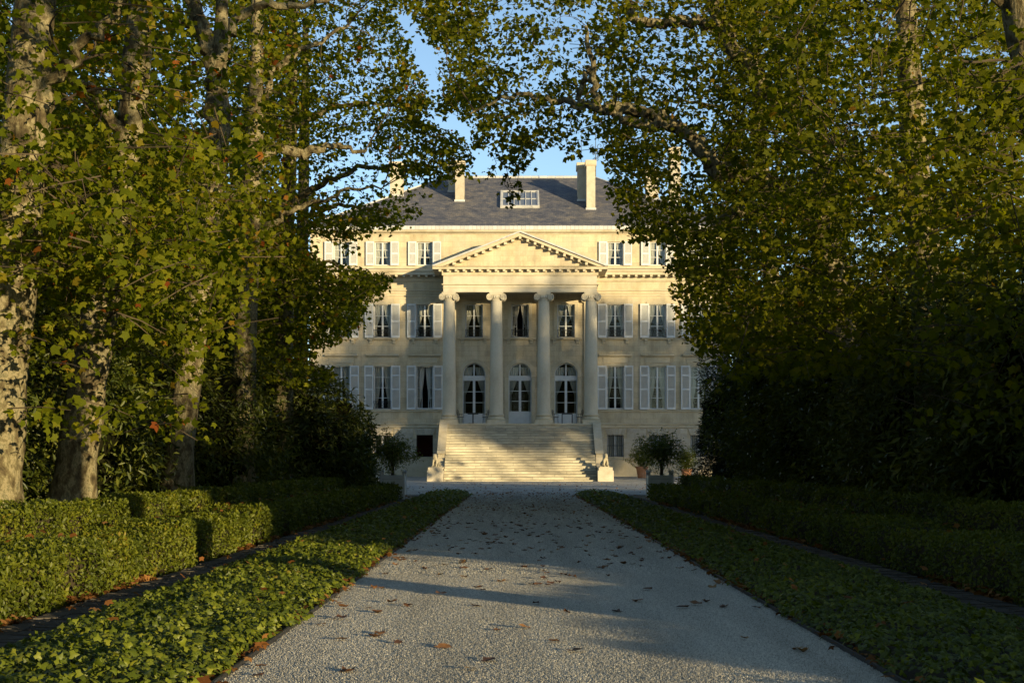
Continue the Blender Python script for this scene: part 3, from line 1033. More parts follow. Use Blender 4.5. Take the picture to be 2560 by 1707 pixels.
# lightning rods and weather vane
for (px, py0, py1, y) in ((1298, 448, 318, 109.9), (1453, 415, 338, 106)):
    p0, p1 = un(px, py0, y), un(px, py1, y)
    MB().tube([p0 - Vector((0, 0, .6)), p1], .022, 5).build('lightning_rod', MS['iron'], RO)
y = 109.95
p0, p1 = un(1489, 450, y), un(1489, 335, y)
v = MB().tube([p0 - Vector((0, 0, .5)), p1], [.05, .02], 6)
def scroll(cx, cz, r, q, turns=1.4):
    c = un(1489, 400, y)
    P = []
    for k in range(30):
        t = k / 29
        an = math.pi / 2 * (1 + 0) - q * t * turns * 6.283
        rr = r * (1 - .8 * t)
        P.append((p0.x + cx + rr * math.cos(an), y, p0.z + cz + rr * math.sin(an)))
    v.tube(P, .022, 5)
for (dx, dz, r, q) in ((.32, 2.55, .32, 1), (-.22, 2.45, .2, -1), (.14, 2.0, .13, 1), (-.14, 2.0, .13, -1), (.13, 1.55, .13, -1), (-.13, 1.55, .13, 1), (-.2, 2.0, .1, 1), (.2, 1.75, .1, -1)):
    scroll(dx, dz, r, q)
v.build('weather_vane', MS['iron'], RO)

# ---- landing
m = MB()
m.box(-5.42, 5.42, 97.36, WY, 0, 3.78)
m.build('landing', wl, H)
MB().box(-5.55, 5.55, 97.30, WY, 3.782, 3.899).build('landing_slab', st, H)

# ------------------------------------------------------------------ stone staircase
N = 22
MS['joint'] = noise_mat('dirty_joint', [(.05, .045, .035), (.09, .08, .06)], scale=6, rough=1)
ST = empty('staircase', (0, 94.5, 0))
tag(ST, 'wide flight of worn pale stone steps between sloping side walls', 'staircase')
Y0, Y1 = 91.7, 97.29
tr_ = (Y1 - Y0) / (N - 1)
for i in range(N - 1):
    y = Y0 + i * tr_
    z0, z1 = .1772 * i, .1772 * (i + 1)
    cuts = sorted([-4.85, 4.85] + [(-4.85 + 9.7 * (k + .5 * (i % 2) + .25 + random.uniform(-.2, .2)) / 4.6) for k in range(4)])
    cuts = [c for c in cuts if -4.86 < c < 4.86]
    core = MB().box(-4.85, 4.85, y + .05, Y1 if i == N - 2 else y + tr_ + .06, max(0, z0 - .2), z1 - .02).build('step', MS['joint'], ST)
    for k in range(len(cuts) - 1):
        a, b = cuts[k] + .006, cuts[k + 1] - .006
        if b - a < .05: continue
        dz = random.uniform(-.004, .004)
        MB().prism_x([(y + .03, z0 + .024), (y + .022, z1 - .04), (y - .018, z1 - .035), (y - .022, z1 - .008), (y - .012, z1 + dz), (y + tr_ + .01, z1 + dz), (y + tr_ + .01, z0 + .024)], a, b).build('slab', MS['step'], core)
for s in (-1, 1):
    xa, xb = sorted((s * 4.86, s * 5.36))
    prof = [(97.29, 0), (97.29, 3.84), (94.35, 1.98), (94.18, 1.94), (94.08, 1.80), (94.12, 1.60), (93.95, 1.25), (93.45, 1.04), (92.9, .98), (92.9, 0)]
    MB().prism_x(prof, xa + .03, xb - .03).build('side_wall', st, ST)
    cop = [(97.29, 3.84), (97.29, 3.97), (94.30, 2.09), (94.10, 2.03), (94.00, 1.86), (94.06, 1.86), (94.18, 1.96), (94.36, 1.985)]
    MB().prism_x(cop, xa - .02, xb + .02).build('coping', st, ST)
    pa, pb = sorted((s * 4.865, s * 5.86))
    MB().box(pa, pb, 91.35, 92.88, 0, .78).build('pedestal', MS['block'], ST)
    MB().box(pa + .06, pb - .06, 91.42, 92.8, .782, .98).build('pedestal_top', MS['block'], ST)
    MB().box(min(s * 5.0, s * 5.6), max(s * 5.0, s * 5.6), 91.5, 92.6, .982, 1.03).build('statue_base', MS['statue'], ST)

# seated stone beasts on the pedestals (one continuous skin each)
def beast(x, y, z, face):
    me = bpy.data.meshes.new('seated_lion')
    bm = bmesh.new()
    J = {'pel': (0, .22, .16, .17), 'mid': (0, .05, .30, .16), 'che': (0, -.12, .42, .15), 'nek': (0, -.18, .55, .12), 'hea': (0, -.22, .68, .125), 'muz': (0, -.36, .65, .07),
         'sl': (-.11, -.16, .40, .075), 'el': (-.12, -.20, .20, .055), 'pl': (-.12, -.24, .045, .05), 'tl': (-.12, -.36, .03, .045),
         'sr': (.11, -.16, .40, .075), 'er': (.12, -.20, .20, .055), 'pr': (.12, -.24, .045, .05), 'tr': (.12, -.36, .03, .045),
         'hl': (-.15, .16, .15, .11), 'kl': (-.17, -.02, .17, .08), 'fl': (-.17, .02, .04, .05), 'gl': (-.17, -.14, .03, .045),
         'hr': (.15, .16, .15, .11), 'kr': (.17, -.02, .17, .08), 'fr': (.17, .02, .04, .05), 'gr': (.17, -.14, .03, .045),
         'al': (-.09, -.19, .80, .035), 'ar': (.09, -.19, .80, .035), 'ta': (.2, .36, .05, .035)}
    E = ['pel-mid', 'mid-che', 'che-nek', 'nek-hea', 'hea-muz', 'che-sl', 'sl-el', 'el-pl', 'pl-tl', 'che-sr', 'sr-er', 'er-pr', 'pr-tr',
         'pel-hl', 'hl-kl', 'kl-fl', 'fl-gl', 'pel-hr', 'hr-kr', 'kr-fr', 'fr-gr', 'hea-al', 'hea-ar', 'pel-ta']
    V = {k: bm.verts.new(v[:3]) for k, v in J.items()}
    for e in E:
        a, b = e.split('-'); bm.edges.new((V[a], V[b]))
    bm.verts.index_update()
    idx = {k: v.index for k, v in V.items()}
    bm.to_mesh(me); bm.free()
    o = bpy.data.objects.new('seated_lion', me)
    COL.objects.link(o)
    sk = o.modifiers.new('skin', 'SKIN')
    for k, v in J.items():
        me.skin_vertices[0].data[idx[k]].radius = (v[3], v[3])
    me.skin_vertices[0].data[idx['pel']].use_root = True
    ss = o.modifiers.new('sub', 'SUBSURF'); ss.levels = 2; ss.render_levels = 2
    me.materials.append(MS['statue'])
    o.location = (x, y, z); o.rotation_euler = (0, 0, face)
    return o
tag(beast(-5.32, 92.0, 1.03, math.radians(-20)), 'small sunlit stone beast seated on the pedestal left of the steps', 'statue', 'stone beasts beside the steps')
tag(beast(5.32, 92.0, 1.03, math.radians(20)), 'small shaded stone beast seated on the pedestal right of the steps', 'statue', 'stone beasts beside the steps')

# ------------------------------------------------------------------ iron garden chairs and tables on the landing
LZ = 3.9
def chair_proto():
    t = empty('garden_chair', (0, 0, 0))
    s = MB().lathe([(.001, .43), (.20, .43), (.215, .44), (.20, .455), (.001, .455)], 16)
    local('seat', s.mesh('seat', MS['iron']), t)
    c = MB().lathe([(.001, .457), (.17, .457), (.185, .475), (.16, .497), (.001, .50)], 14)
    local('cushion', c.mesh('cushion', MS['curtain'], True), t)
    for a in (45, 135, 225, 315):
        ca, sa = math.cos(math.radians(a)), math.sin(math.radians(a))
        local('leg', MB().tube([(.17 * ca, .17 * sa, .44), (.19 * ca, .19 * sa, .22), (.23 * ca, .23 * sa, .0)], .012, 5).mesh('leg', MS['iron']), t)
    b = MB()
    b.tube([(-.18, .12, .45), (-.24, .20, .72), (-.20, .22, .90), (0, .23, .95), (.20, .22, .90), (.24, .20, .72), (.18, .12, .45)], .014, 6)
    b.tube([(math.cos(a) * .10, .215, .72 + math.sin(a) * .14) for a in np.linspace(0, 6.283, 15)], .009, 5)
    b.tube([(-.21, .18, .62), (0, .19, .58), (.21, .18, .62)], .009, 5)
    b.tube([(0, .19, .46), (0, .22, .94)], .008, 5)
    local('backrest', b.mesh('backrest', MS['iron']), t)
    r = MB()
    for q in (-1, 1): r.tube([(q * .22, .19, .66), (q * .25, .0, .67), (q * .24, -.14, .64), (q * .19, -.16, .44)], .011, 5)
    local('armrest', r.mesh('armrest', MS['iron']), t)
    return t
CH = chair_proto()
spots = [(-4.02, 98.6, -75, 'iron garden chair with pale cushion beside the leftmost column'), (-2.36, 98.6, 75, 'iron garden chair with pale cushion left of the second column'),
         (2.42, 98.6, -75, 'iron garden chair with pale cushion right of the third column'), (4.02, 98.6, 75, 'iron garden chair with pale cushion beside the rightmost column')]
for i, (x, y, r, lab) in enumerate(spots):
    c = CH if i == 0 else copy_tree(CH)
    c.location = (x, y, LZ); c.rotation_euler = (0, 0, math.radians(-r))
    tag(c, lab, 'chair', 'iron garden chairs on the landing')
for x, lab in ((-3.19, 'dark garden table between two chairs in front of the left arched door'), (3.19, 'dark garden table between two chairs in front of the right arched door')):
    t = empty('garden_table', (x, 98.7, LZ))
    local('table_top', MB().box(-.42, .42, -.42, .42, .70, .735).mesh('table_top', MS['iron']), t)
    local('apron', MB().box(-.36, .36, -.36, .36, .64, .70).mesh('apron', MS['iron']), t)
    if x < 0:
        local('leg', MB().tube([(0, 0, .64), (0, 0, .05)], .045, 8).mesh('leg', MS['iron']), t)
        local('foot', MB().box(-.30, .30, -.04, .04, 0, .05).box(-.04, .04, -.30, .30, .001, .051).mesh('foot', MS['iron']), t)
    else:
        for q in (-.34, .34):
            for w_ in (-.34, .34):
                local('leg', MB().tube([(q, w_, .65), (q, w_, 0)], .026, 6).mesh('leg', MS['iron']), t)
    tag(t, lab, 'table', 'garden tables on the landing')
# ------------------------------------------------------------------ leaf clouds
def leaf_shape(lobes):
    """outline fans: (verts xyz, triangles); length about 1, base at the origin, tip towards +y"""
    if lobes == 'plane':          # five pointed lobes, 10 triangles
        c = (0, .42)
        tips = [(-56, .46), (-22, .34), (14, .58), (50, .36), (90, .62), (130, .36), (166, .58), (202, .34), (236, .46)]
        P = [(c[0] + r * math.cos(math.radians(a)), c[1] + r * math.sin(math.radians(a))) for a, r in tips]
        P = [(0, .06)] + P
        V = [(0, .42, .0)] + [(x, y, -.16 * (x * x) - .10 * max(0, y - .42) + (.05 if i % 2 == 0 else -.03)) for i, (x, y) in enumerate(P)]
        T = [(0, i, i % (len(P)) + 1) for i in range(1, len(P) + 1)]
        return np.array(V), np.array(T)
    if lobes == 'three':          # three-lobed, 6 triangles
        P = [(0, 0), (.50, .30), (.20, .52), (0, 1.0), (-.20, .52), (-.50, .30)]
        V = [(0, .40, .05)] + [(x, y, -.22 * abs(x) - .08 * y) for x, y in P]
        T = [(0, i, i % 6 + 1) for i in range(1, 7)]
        return np.array(V), np.array(T)
    if lobes == 'kite':           # broad pointed blade, 4 triangles
        V = [(0, .05, 0), (.52, .42, -.10), (0, 1, -.10), (-.52, .42, -.10), (0, .38, .06)]
        return np.array(V), np.array([(0, 1, 4), (1, 2, 4), (2, 3, 4), (3, 0, 4)])
    if lobes == 'ivy':
        P = [(0, .1), (.36, -.04), (.50, .38), (.22, .55), (0, 1.0), (-.22, .55), (-.50, .38), (-.36, -.04)]
        V = [(0, .36, .05)] + [(x, y, -.20 * abs(x) - .10 * max(0, y - .4)) for x, y in P]
        T = [(0, i, i % 8 + 1) for i in range(1, 9)]
        return np.array(V), np.array(T)
    if lobes == 'oval':           # folded oval, 4 triangles
        V = [(0, 0, 0), (.26, .5, .05), (0, 1, -.08), (-.26, .5, .05), (0, .5, -.03)]
        return np.array(V), np.array([(0, 1, 4), (1, 2, 4), (2, 3, 4), (3, 0, 4)])
    if lobes == 'lance':
        V = [(0, 0, 0), (.15, .45, .04), (0, 1, -.12), (-.15, .45, .04)]
        return np.array(V), np.array([(0, 1, 2), (0, 2, 3)])
    if lobes == 'needle':
        V = [(0, 0, 0), (.06, .5, .02), (0, 1, -.05), (-.06, .5, .02)]
        return np.array(V), np.array([(0, 1, 2), (0, 2, 3)])
    if lobes == 'boxleaf':
        V = [(0, 0, 0), (.30, .5, .10), (0, 1, -.06), (-.30, .5, .10)]
        return np.array(V), np.array([(0, 1, 2), (0, 2, 3)])
    V = [(0, 0, 0), (.42, .5, .06), (0, 1, -.1), (-.42, .5, .06)]
    return np.array(V), np.array([(0, 1, 2), (0, 2, 3)])

def unit(a):
    return a / np.maximum(np.linalg.norm(a, axis=-1, keepdims=True), 1e-9)

def leaf_arrays(P, Nn, Dr, S, shape):
    """P points, Nn normals, Dr rough pointing direction, S sizes -> verts, tris"""
    V0, T0 = leaf_shape(shape)
    Nn = unit(Nn)
    u = Dr - Nn * (Dr * Nn).sum(1, keepdims=True)
    v = unit(u)
    w = np.cross(v, Nn)
    n, k = len(P), len(V0)
    cup = rng.uniform(.4, 2.2, n)[:, None]
    V = P[:, None, :] + S[:, None, None] * (V0[None, :, 0:1] * w[:, None, :] + V0[None, :, 1:2] * v[:, None, :] + (V0[None, :, 2] * cup)[:, :, None] * Nn[:, None, :])
    T = T0[None, :, :] + (np.arange(n) * k)[:, None, None]
    return V.reshape(-1, 3), T.reshape(-1, 3), len(T0)

def cloud(name, parts, mat, parent=None):
    """parts: list of (P,N,D,S,shape,rnd) joined into one mesh object"""
    Vs, Ts, Rs, o = [], [], [], 0
    for (P, Nn, D, S, shape, r) in parts:
        if len(P) == 0: continue
        V, T, k = leaf_arrays(P, Nn, D, S, shape)
        Vs.append(V); Ts.append(T + o); Rs.append(np.repeat(r, k)); o += len(V)
    if not Vs: return None
    me = np_mesh(name, np.concatenate(Vs), np.concatenate(Ts), mat, np.concatenate(Rs))
    ob = put(name, me, parent)
    return ob

def rand_dir(n):
    return unit(rng.normal(size=(n, 3)))

def proj(P):
    """points -> displayed pixels (2352 wide)"""
    Y = np.maximum(P[:, 1], .1)
    return np.stack([((P[:, 0] - CX) * F / Y + VPX) / 1.08844, (VPY - (P[:, 2] - CZ) * F / Y) / 1.08844], 1)

OPEN = np.array([(905, 20), (930, 85), (945, 130), (972, 190), (985, 230), (972, 275), (1010, 300), (1060, 318), (1086, 355), (1085, 395), (1040, 412), (1000, 415), (968, 440), (965, 480), (950, 512), (905, 528), (860, 520), (830, 545), (800, 562),
                 (745, 535), (700, 520), (690, 470), (672, 500), (700, 535), (722, 570), (728, 600), (760, 622), (830, 622), (893, 630), (885, 662), (850, 688), (828, 715), (838, 742), (800, 758), (772, 785), (728, 800), (718, 830), (760, 850), (805, 900), (845, 940), (862, 970), (852, 1040), (872, 1130),
                 (1490, 1130), (1598, 1070), (1608, 1000), (1622, 920), (1600, 840), (1615, 795), (1570, 782), (1560, 725), (1540, 650), (1578, 640), (1530, 605), (1552, 575), (1500, 545), (1440, 545), (1408, 512), (1420, 470), (1395, 440), (1408, 390), (1392, 350), (1405, 318),
                 (1370, 328), (1290, 335), (1255, 330), (1225, 342), (1215, 375), (1180, 390), (1140, 372), (1112, 352), (1080, 312), (1085, 278), (1050, 272), (1000, 250), (1008, 215), (1036, 190), (1000, 165), (1018, 120), (985, 85), (958, 35)], float)
def inside(q, poly=OPEN):
    x, y = q[:, 0], q[:, 1]
    r = np.zeros(len(q), bool)
    n = len(poly)
    j = n - 1
    for i in range(n):
        xi, yi = poly[i]; xj, yj = poly[j]
        c = ((yi > y) != (yj > y)) & (x < (xj - xi) * (y - yi) / (yj - yi + 1e-12) + xi)
        r ^= c
        j = i
    return r

# cheap 3-d value noise for clumping
_g = rng.random((32, 32, 32))
def vnoise(P, s):
    q = P * s + 100
    i = np.floor(q).astype(int); f = q - i
    f = f * f * (3 - 2 * f)
    r = 0
    for a in (0, 1):
        for b in (0, 1):
            for c in (0, 1):
                w = (f[:, 0] if a else 1 - f[:, 0]) * (f[:, 1] if b else 1 - f[:, 1]) * (f[:, 2] if c else 1 - f[:, 2])
                r = r + w * _g[(i[:, 0] + a) % 32, (i[:, 1] + b) % 32, (i[:, 2] + c) % 32]
    return r

# ------------------------------------------------------------------ plane trees
class Tree:
    pass
TREES = []
def plane_tree(label, limbs, base, side):
    """limbs: list of (points, radii) in the place; first is the trunk"""
    t = Tree()
    t.base = Vector(base); t.side = side
    t.root = empty('plane_tree', base)
    tag(t.root, label, 'tree', 'plane trees lining the drive')
    t.nodes = []
    for i, (P, R) in enumerate(limbs):
        Q, S = catmull(P, R, 8 if i == 0 else 6)
        if i == 0:
            Q[0] = Q[0] - Vector((0, 0, .15))
            for k in range(min(6, len(S))): S[k] *= 1 + .40 * (1 - k / 6) ** 2
        else:
            for k in range(1, len(Q) - 1): Q[k] = Q[k] + Vector(rng.normal(0, .05, 3))
        MB().tube(Q, S, 18 if i == 0 else 9, wob=.07).build('trunk' if i == 0 else 'limb', MS['bark'], t.root, True)
        t.nodes += [(q, s) for q, s in zip(Q, S) if s < .3]
    t.parts = {}
    t.sprigs = []
    TREES.append(t)
    return t

def D(pts, Y):
    return [ud(p[0], p[1], p[2] if len(p) > 2 else Y) for p in pts]

def generic_limbs(x, y, lean, h=13., r=.38, side=1):
    """trunk and four limbs for a tree mostly hidden in foliage"""
    L = []
    L.append(([(x, y, 0), (x + lean * .25, y, h * .25), (x + lean * .6, y + .1, h * .5), (x + lean, y, h * .8), (x + lean * 1.1, y, h * 1.15)], [r, r * .86, r * .75, r * .55, r * .3]))
    for k in range(5):
        a = rng.uniform(0, 6.28)
        z0 = h * rng.uniform(.4, .8)
        ln = rng.uniform(3, 5.5)
        p = Vector((x + lean * (z0 / h), y, z0))
        d = Vector((math.cos(a) - .3 * side, math.sin(a), 0))
        L.append(([p, p + d * ln * .35 + Vector((0, 0, .9)), p + d * ln * .7 + Vector((0, 0, 1.6)), p + d * ln + Vector((0, 0, 1.7))], [r * .42, r * .3, r * .2, r * .09]))
    return L

L1 = plane_tree('pale sunlit plane tree trunk cut by the left edge of the picture',
    [(D([(-22, 1190), (-8, 1000), (15, 750), (42, 500), (62, 250), (80, 0), (92, -250), (110, -520)], 19.0), [.40, .35, .33, .31, .29, .26, .22, .15]),
     (D([(60, 300), (130, 170), (230, 60), (330, -30), (420, -120)], 19.0), [.12, .09, .07, .05, .03])], ud(-22, 1190, 19) * Vector((1, 1, 0)) if False else (ud(-22, 1190, 19).x, 19, 0), -1)
L2 = plane_tree('mottled plane tree, second from the left, bending right as it rises',
    [(D([(160, 1190), (178, 1050), (200, 900), (228, 740), (262, 560), (292, 350), (318, 100), (332, -150), (345, -400)], 22.8), [.37, .32, .29, .27, .25, .23, .21, .17, .11]),
     (D([(228, 760, 22.8), (300, 640, 22), (390, 590, 21), (470, 560, 20)], 22), [.07, .05, .035, .02]),
     (D([(300, 330, 22.8), (200, 200, 22), (90, 130, 21.5), (-20, 90, 21)], 22), [.10, .08, .06, .03])], (ud(160, 1190, 22.8).x, 22.8, 0), -1)
L3 = plane_tree('forked plane tree, third from the left, dark mossy trunk',
    [(D([(403, 1150), (415, 1020), (430, 900), (446, 780), (466, 600), (488, 420), (505, 300), (503, 180), (508, 60), (512, -100), (515, -300)], 29.8), [.33, .29, .26, .25, .235, .225, .22, .17, .14, .11, .08]),
     (D([(504, 290), (495, 190), (478, 110), (450, 20), (425, -90)], 29.8), [.20, .19, .18, .16, .12]),
     (D([(507, 130), (545, 40), (620, 15), (720, 10), (800, -15)], 30.5), [.12, .10, .08, .06, .03]),
     (D([(446, 790), (400, 690), (350, 660), (300, 640)], 29), [.07, .05, .04, .02])], (ud(403, 1150, 29.8).x, 29.8, 0), -1)
def gb(x, y): return (x, y, 0)
L4 = plane_tree('plane tree behind the forked one, trunk half hidden by leaves',
    [(D([(552, 1130), (560, 900), (570, 650), (578, 450), (585, 300), (590, 100), (592, -150)], 37.0), [.34, .29, .26, .24, .21, .16, .1]),
     (D([(578, 420), (600, 362), (640, 343), (700, 347), (760, 338), (840, 345)], 37.5), [.15, .15, .14, .12, .08, .04]),
     (D([(586, 260), (640, 160), (720, 100), (800, 60)], 38), [.11, .09, .06, .03]),
     (D([(575, 560), (640, 500), (720, 470), (800, 440), (880, 430)], 39), [.10, .08, .06, .04, .02])], (ud(552, 1130, 37).x, 37, 0), -1)
L5 = plane_tree('plane tree on the left whose boughs hang before the roof',
    [(D([(655, 1120), (652, 900), (655, 700), (660, 500), (668, 300), (672, 100), (675, -100)], 45.0), [.34, .29, .26, .23, .2, .15, .1]),
     (D([(660, 470), (740, 420), (830, 390), (920, 380), (1000, 385)], 45.5), [.12, .10, .07, .05, .02]),
     (D([(668, 300), (750, 250), (850, 240), (950, 250)], 46), [.12, .09, .06, .03]),
     (D([(656, 640), (720, 600), (790, 620), (860, 640)], 45), [.08, .06, .04, .02])], (ud(655, 1120, 45).x, 45, 0), -1)
L6 = plane_tree('farthest plane tree on the left, beside the house corner',
    [(D([(690, 1112), (690, 900), (692, 700), (696, 480), (700, 250), (702, 50)], 54.0), [.34, .29, .26, .22, .17, .1]),
     (D([(696, 500), (760, 470), (830, 480), (900, 490)], 54), [.11, .08, .05, .02]),
     (D([(693, 700), (740, 660), (790, 690), (830, 735)], 54), [.08, .06, .04, .015])], (ud(690, 1112, 54).x, 54, 0), -1)
R1 = plane_tree('great plane tree on the right with boughs arching over the drive',
    [(D([(1985, 1130), (1960, 950), (1935, 760), (1905, 600), (1870, 500), (1790, 440), (1715, 400), (1640, 390)], 34.0), [.42, .37, .34, .31, .28, .25, .22, .20]),
     (D([(1640, 390), (1605, 330), (1560, 290), (1500, 262), (1440, 250), (1380, 248), (1325, 245)], 34), [.19, .17, .16, .15, .14, .12, .08]),
     (D([(1325, 245), (1270, 225), (1215, 215), (1150, 225), (1080, 262)], 34.5), [.09, .07, .05, .035, .02]),
     (D([(1326, 240), (1338, 190), (1350, 170)], 34), [.08, .06, .04]),
     (D([(1372, 246), (1362, 190), (1358, 150), (1345, 60)], 34), [.10, .09, .07, .04]),
     (D([(1660, 400), (1625, 360), (1590, 318), (1545, 282), (1490, 290), (1430, 275), (1395, 250)], 33.6), [.16, .15, .14, .13, .12, .10, .06]),
     (D([(1880, 500), (1820, 488), (1760, 478), (1700, 484), (1640, 520)], 33.5), [.16, .16, .15, .12, .05]),
     (D([(1905, 600), (1890, 400), (1800, 250), (1720, 150), (1655, 60), (1610, -40)], 34.5), [.2, .2, .2, .19, .17, .13]),
     (D([(1660, 70), (1600, 48), (1520, 52), (1460, 48), (1445, 10)], 34.5), [.14, .13, .12, .10, .07])], (ud(1985, 1130, 34).x, 34, 0), 1)
R2 = plane_tree('plane tree at upper right, trunk showing at the picture edge',
    [(D([(2470, 1180), (2455, 900), (2435, 600), (2400, 300), (2358, 80), (2330, -120), (2310, -350)], 20.0), [.40, .36, .33, .30, .27, .24, .18]),
     (D([(2350, 60), (2250, -40), (2120, -60)], 20), [.1, .08, .04])], (ud(2470, 1180, 20).x, 20, 0), 1)
R3 = plane_tree('plane tree on the right between the great tree and the edge trunk',
    [(D([(2150, 1150), (2140, 900), (2125, 600), (2100, 350), (2085, 100), (2070, -150)], 27.0), [.36, .32, .28, .25, .21, .15]),
     (D([(2125, 560), (2060, 440), (2000, 380), (1930, 350)], 27), [.09, .07, .05, .02])], (ud(2150, 1150, 27).x, 27, 0), 1)
R4 = plane_tree('plane tree on the right beyond the great tree, before the yew',
    [(D([(1790, 1120), (1785, 900), (1775, 700), (1760, 500), (1745, 300), (1735, 100), (1730, -80)], 46.0), [.34, .3, .27, .24, .2, .15, .1]),
     (D([(1760, 520), (1690, 480), (1600, 500), (1520, 520)], 45), [.11, .09, .06, .02]),
     (D([(1775, 700), (1700, 640), (1640, 640), (1580, 690)], 45), [.09, .07, .05, .02]),
     (D([(1745, 300), (1650, 250), (1560, 230)], 45), [.1, .07, .03])], (ud(1790, 1120, 46).x, 46, 0), 1)

# ---- foliage: sprigs of plane leaves hung along the boughs' reach
tpos = np.array([[t.base.x, t.base.y] for t in TREES])
tside = np.array([t.side for t in TREES])
def assign(P, side):
    d = np.abs(P[:, None, 1] - tpos[None, :, 1]) * 1.6 + np.abs(P[:, None, 0] - tpos[None, :, 0]) + 1e3 * (tside[None, :] != side)
    return d.argmin(1)
def sprigs(x0, x1, y0, y1, Y0, Y1, n, side, k=(10, 21), size=.17, clump=.35, shape='plane', jit=10, hole=None, thin=1.0):
    px = rng.uniform(x0, x1, n * 3); py = rng.uniform(y0, y1, n * 3)
    Y = rng.uniform(Y0, Y1, n * 3)
    C = np.stack([(px * 1.08844 - VPX) * Y / F + CX, Y, CZ + (VPY - py * 1.08844) * Y / F], 1)
    nz = vnoise(C, .33) * .42 + vnoise(C, .8) * .40 + vnoise(C, 2.2) * .25 - .035
    keep = nz > clump + rng.uniform(-.12, .12, len(C))
    # margin test: the sprig hangs outside the opening
    wob = np.stack([(vnoise(C, 1.0) - .5) * 50, (vnoise(C + 37.3, 1.0) - .5) * 50], 1)
    q = np.stack([px, py], 1) + rng.normal(0, jit, (len(px), 2)) + wob
    keep &= ~inside(q)
    keep &= ~((px < 330) & (py > 670) & (py < 1000) & (Y < 30) & (rng.random(len(px)) < .72))
    keep &= ~((px > 650) & (px < 985) & (py > 400) & (py < 585) & (rng.random(len(px)) < .62))
    if hole is not None:
        keep &= ~hole(px, py)
    keep &= ~((px > 1330) & (px < 1640) & (py < 520) & (rng.random(len(px)) < .42))
    wob = wob[keep][:n]
    C = C[keep][:n]
    if len(C) == 0: return
    own = assign(C, side)
    ks = rng.integers(k[0], k[1], len(C))
    rep = np.repeat(np.arange(len(C)), ks)
    # twig direction: outward and drooping
    dr = rand_dir(len(C)); dr[:, 2] = dr[:, 2] * .35 - .22; dr[:, 0] -= side * .25; dr = unit(dr)
    ln = rng.uniform(.5, 1.2, len(C))
    u = rng.uniform(0, 1, len(rep))
    P = C[rep] + dr[rep] * (ln[rep] * (u - .4))[:, None] + rng.normal(0, 1, (len(rep), 3)) * np.array([.17, .17, .065])
    q = proj(P)
    ok = ~inside(q + rng.normal(0, 5, q.shape) + wob[rep] * .8)
    P = P[ok]; rp = rep[ok]
    Nn = rand_dir(len(P)) * .95 + np.array([.12, -.30, .80])
    Dd = dr[rp] * .7 + rand_dir(len(P)) * .8 + np.array([0, 0, -.55])
    S = size * rng.uniform(.45, 1.25, len(P))
    tone = vnoise(C, .35)[rp] * .45 + rng.uniform(0, .62, len(P)) + vnoise(C, 1.3)[rp] * .1
    tone = np.clip(tone, 0, .94)
    au = rng.random(len(P)) < .018
    tone[au] = rng.uniform(.93, 1, au.sum())
    if (Y0 + Y1) / 2 > 33: shape = 'kite'; S = S * 1.08
    for i in np.unique(own):
        t = TREES[i]
        sel = own[rp] == i
        t.parts.setdefault('leaves', []).append((P[sel], Nn[sel], Dd[sel], S[sel], shape, tone[sel]))
        s2 = own == i
        t.sprigs += [(Vector(c), Vector(d), l) for c, d, l in zip(C[s2], dr[s2], ln[s2])]

# left side, near to far
sprigs(-130, 420, -160, 560, 17, 28, 640, -1, size=.12, clump=.38)
sprigs(-130, 560, 330, 780, 16, 27, 720, -1, size=.12, clump=.42)
sprigs(40, 460, 740, 990, 17, 21.5, 75, -1, size=.12, clump=.50)
sprigs(100, 640, -160, 640, 27, 42, 980, -1, size=.135, clump=.40)
sprigs(-60, 660, -120, 760, 38, 58, 2000, -1, size=.14, clump=.36)
sprigs(540, 1110, -160, 560, 38, 57, 1500, -1, size=.135, clump=.45)
sprigs(540, 760, -160, 560, 40, 57, 420, -1, size=.135, clump=.44)
sprigs(560, 900, 480, 880, 40, 56, 1300, -1, size=.135, clump=.40)
# right side
sprigs(930, 1460, -160, 480, 33.5, 46, 760, 1, size=.135, clump=.48)
sprigs(1380, 1900, -160, 780, 30, 46, 1200, 1, size=.135, clump=.46)
sprigs(1380, 1720, 300, 820, 38, 48, 620, 1, size=.135, clump=.44)
sprigs(1750, 2420, -160, 520, 19, 34, 980, 1, size=.12, clump=.42)
sprigs(1650, 2420, -160, 620, 30, 48, 1500, 1, size=.135, clump=.40)
sprigs(2120, 2420, 60, 960, 16.5, 19.6, 150, 1, size=.12, clump=.36)
sprigs(1680, 2400, 420, 860, 22, 32, 480, 1, size=.13, clump=.40)
# hanging spray in the middle of the sky
OPEN_SAVE = OPEN.copy()
def spray(pts, Y, n, side=1, size=.17):
    P = np.array([list(ud(x, y, Y)) for x, y in pts])
    idx = rng.integers(0, len(P), n)
    Q = P[idx] + rng.normal(0, .10, (n, 3))
    i = assign(Q[:1], side)[0]
    Nn = rand_dir(n) * .7 + np.array([.2, -.5, .6]); Dd = rand_dir(n) * .6 + np.array([0, 0, -.9])
    TREES[i].parts.setdefault('leaves', []).append((Q, Nn, Dd, size * rng.uniform(.6, 1.15, n), 'plane', rng.uniform(.1, .85, n)))
    TREES[i].strands = getattr(TREES[i], 'strands', []) + [[ud(x, y, Y) for x, y in pts]]
spray([(1150, 340), (1158, 370), (1165, 395), (1172, 420), (1185, 436), (1195, 380), (1210, 382)], 36, 46)
spray([(1130, 350), (1140, 375), (1128, 398), (1118, 412)], 36, 14)
spray([(1155, 400), (1160, 425), (1178, 448), (1170, 470)], 36, 16)
spray([(1010, 260), (1005, 275)], 36, 8)
spray([(1330, 320), (1318, 345), (1300, 350), (1385, 340), (1370, 352)], 34, 26)
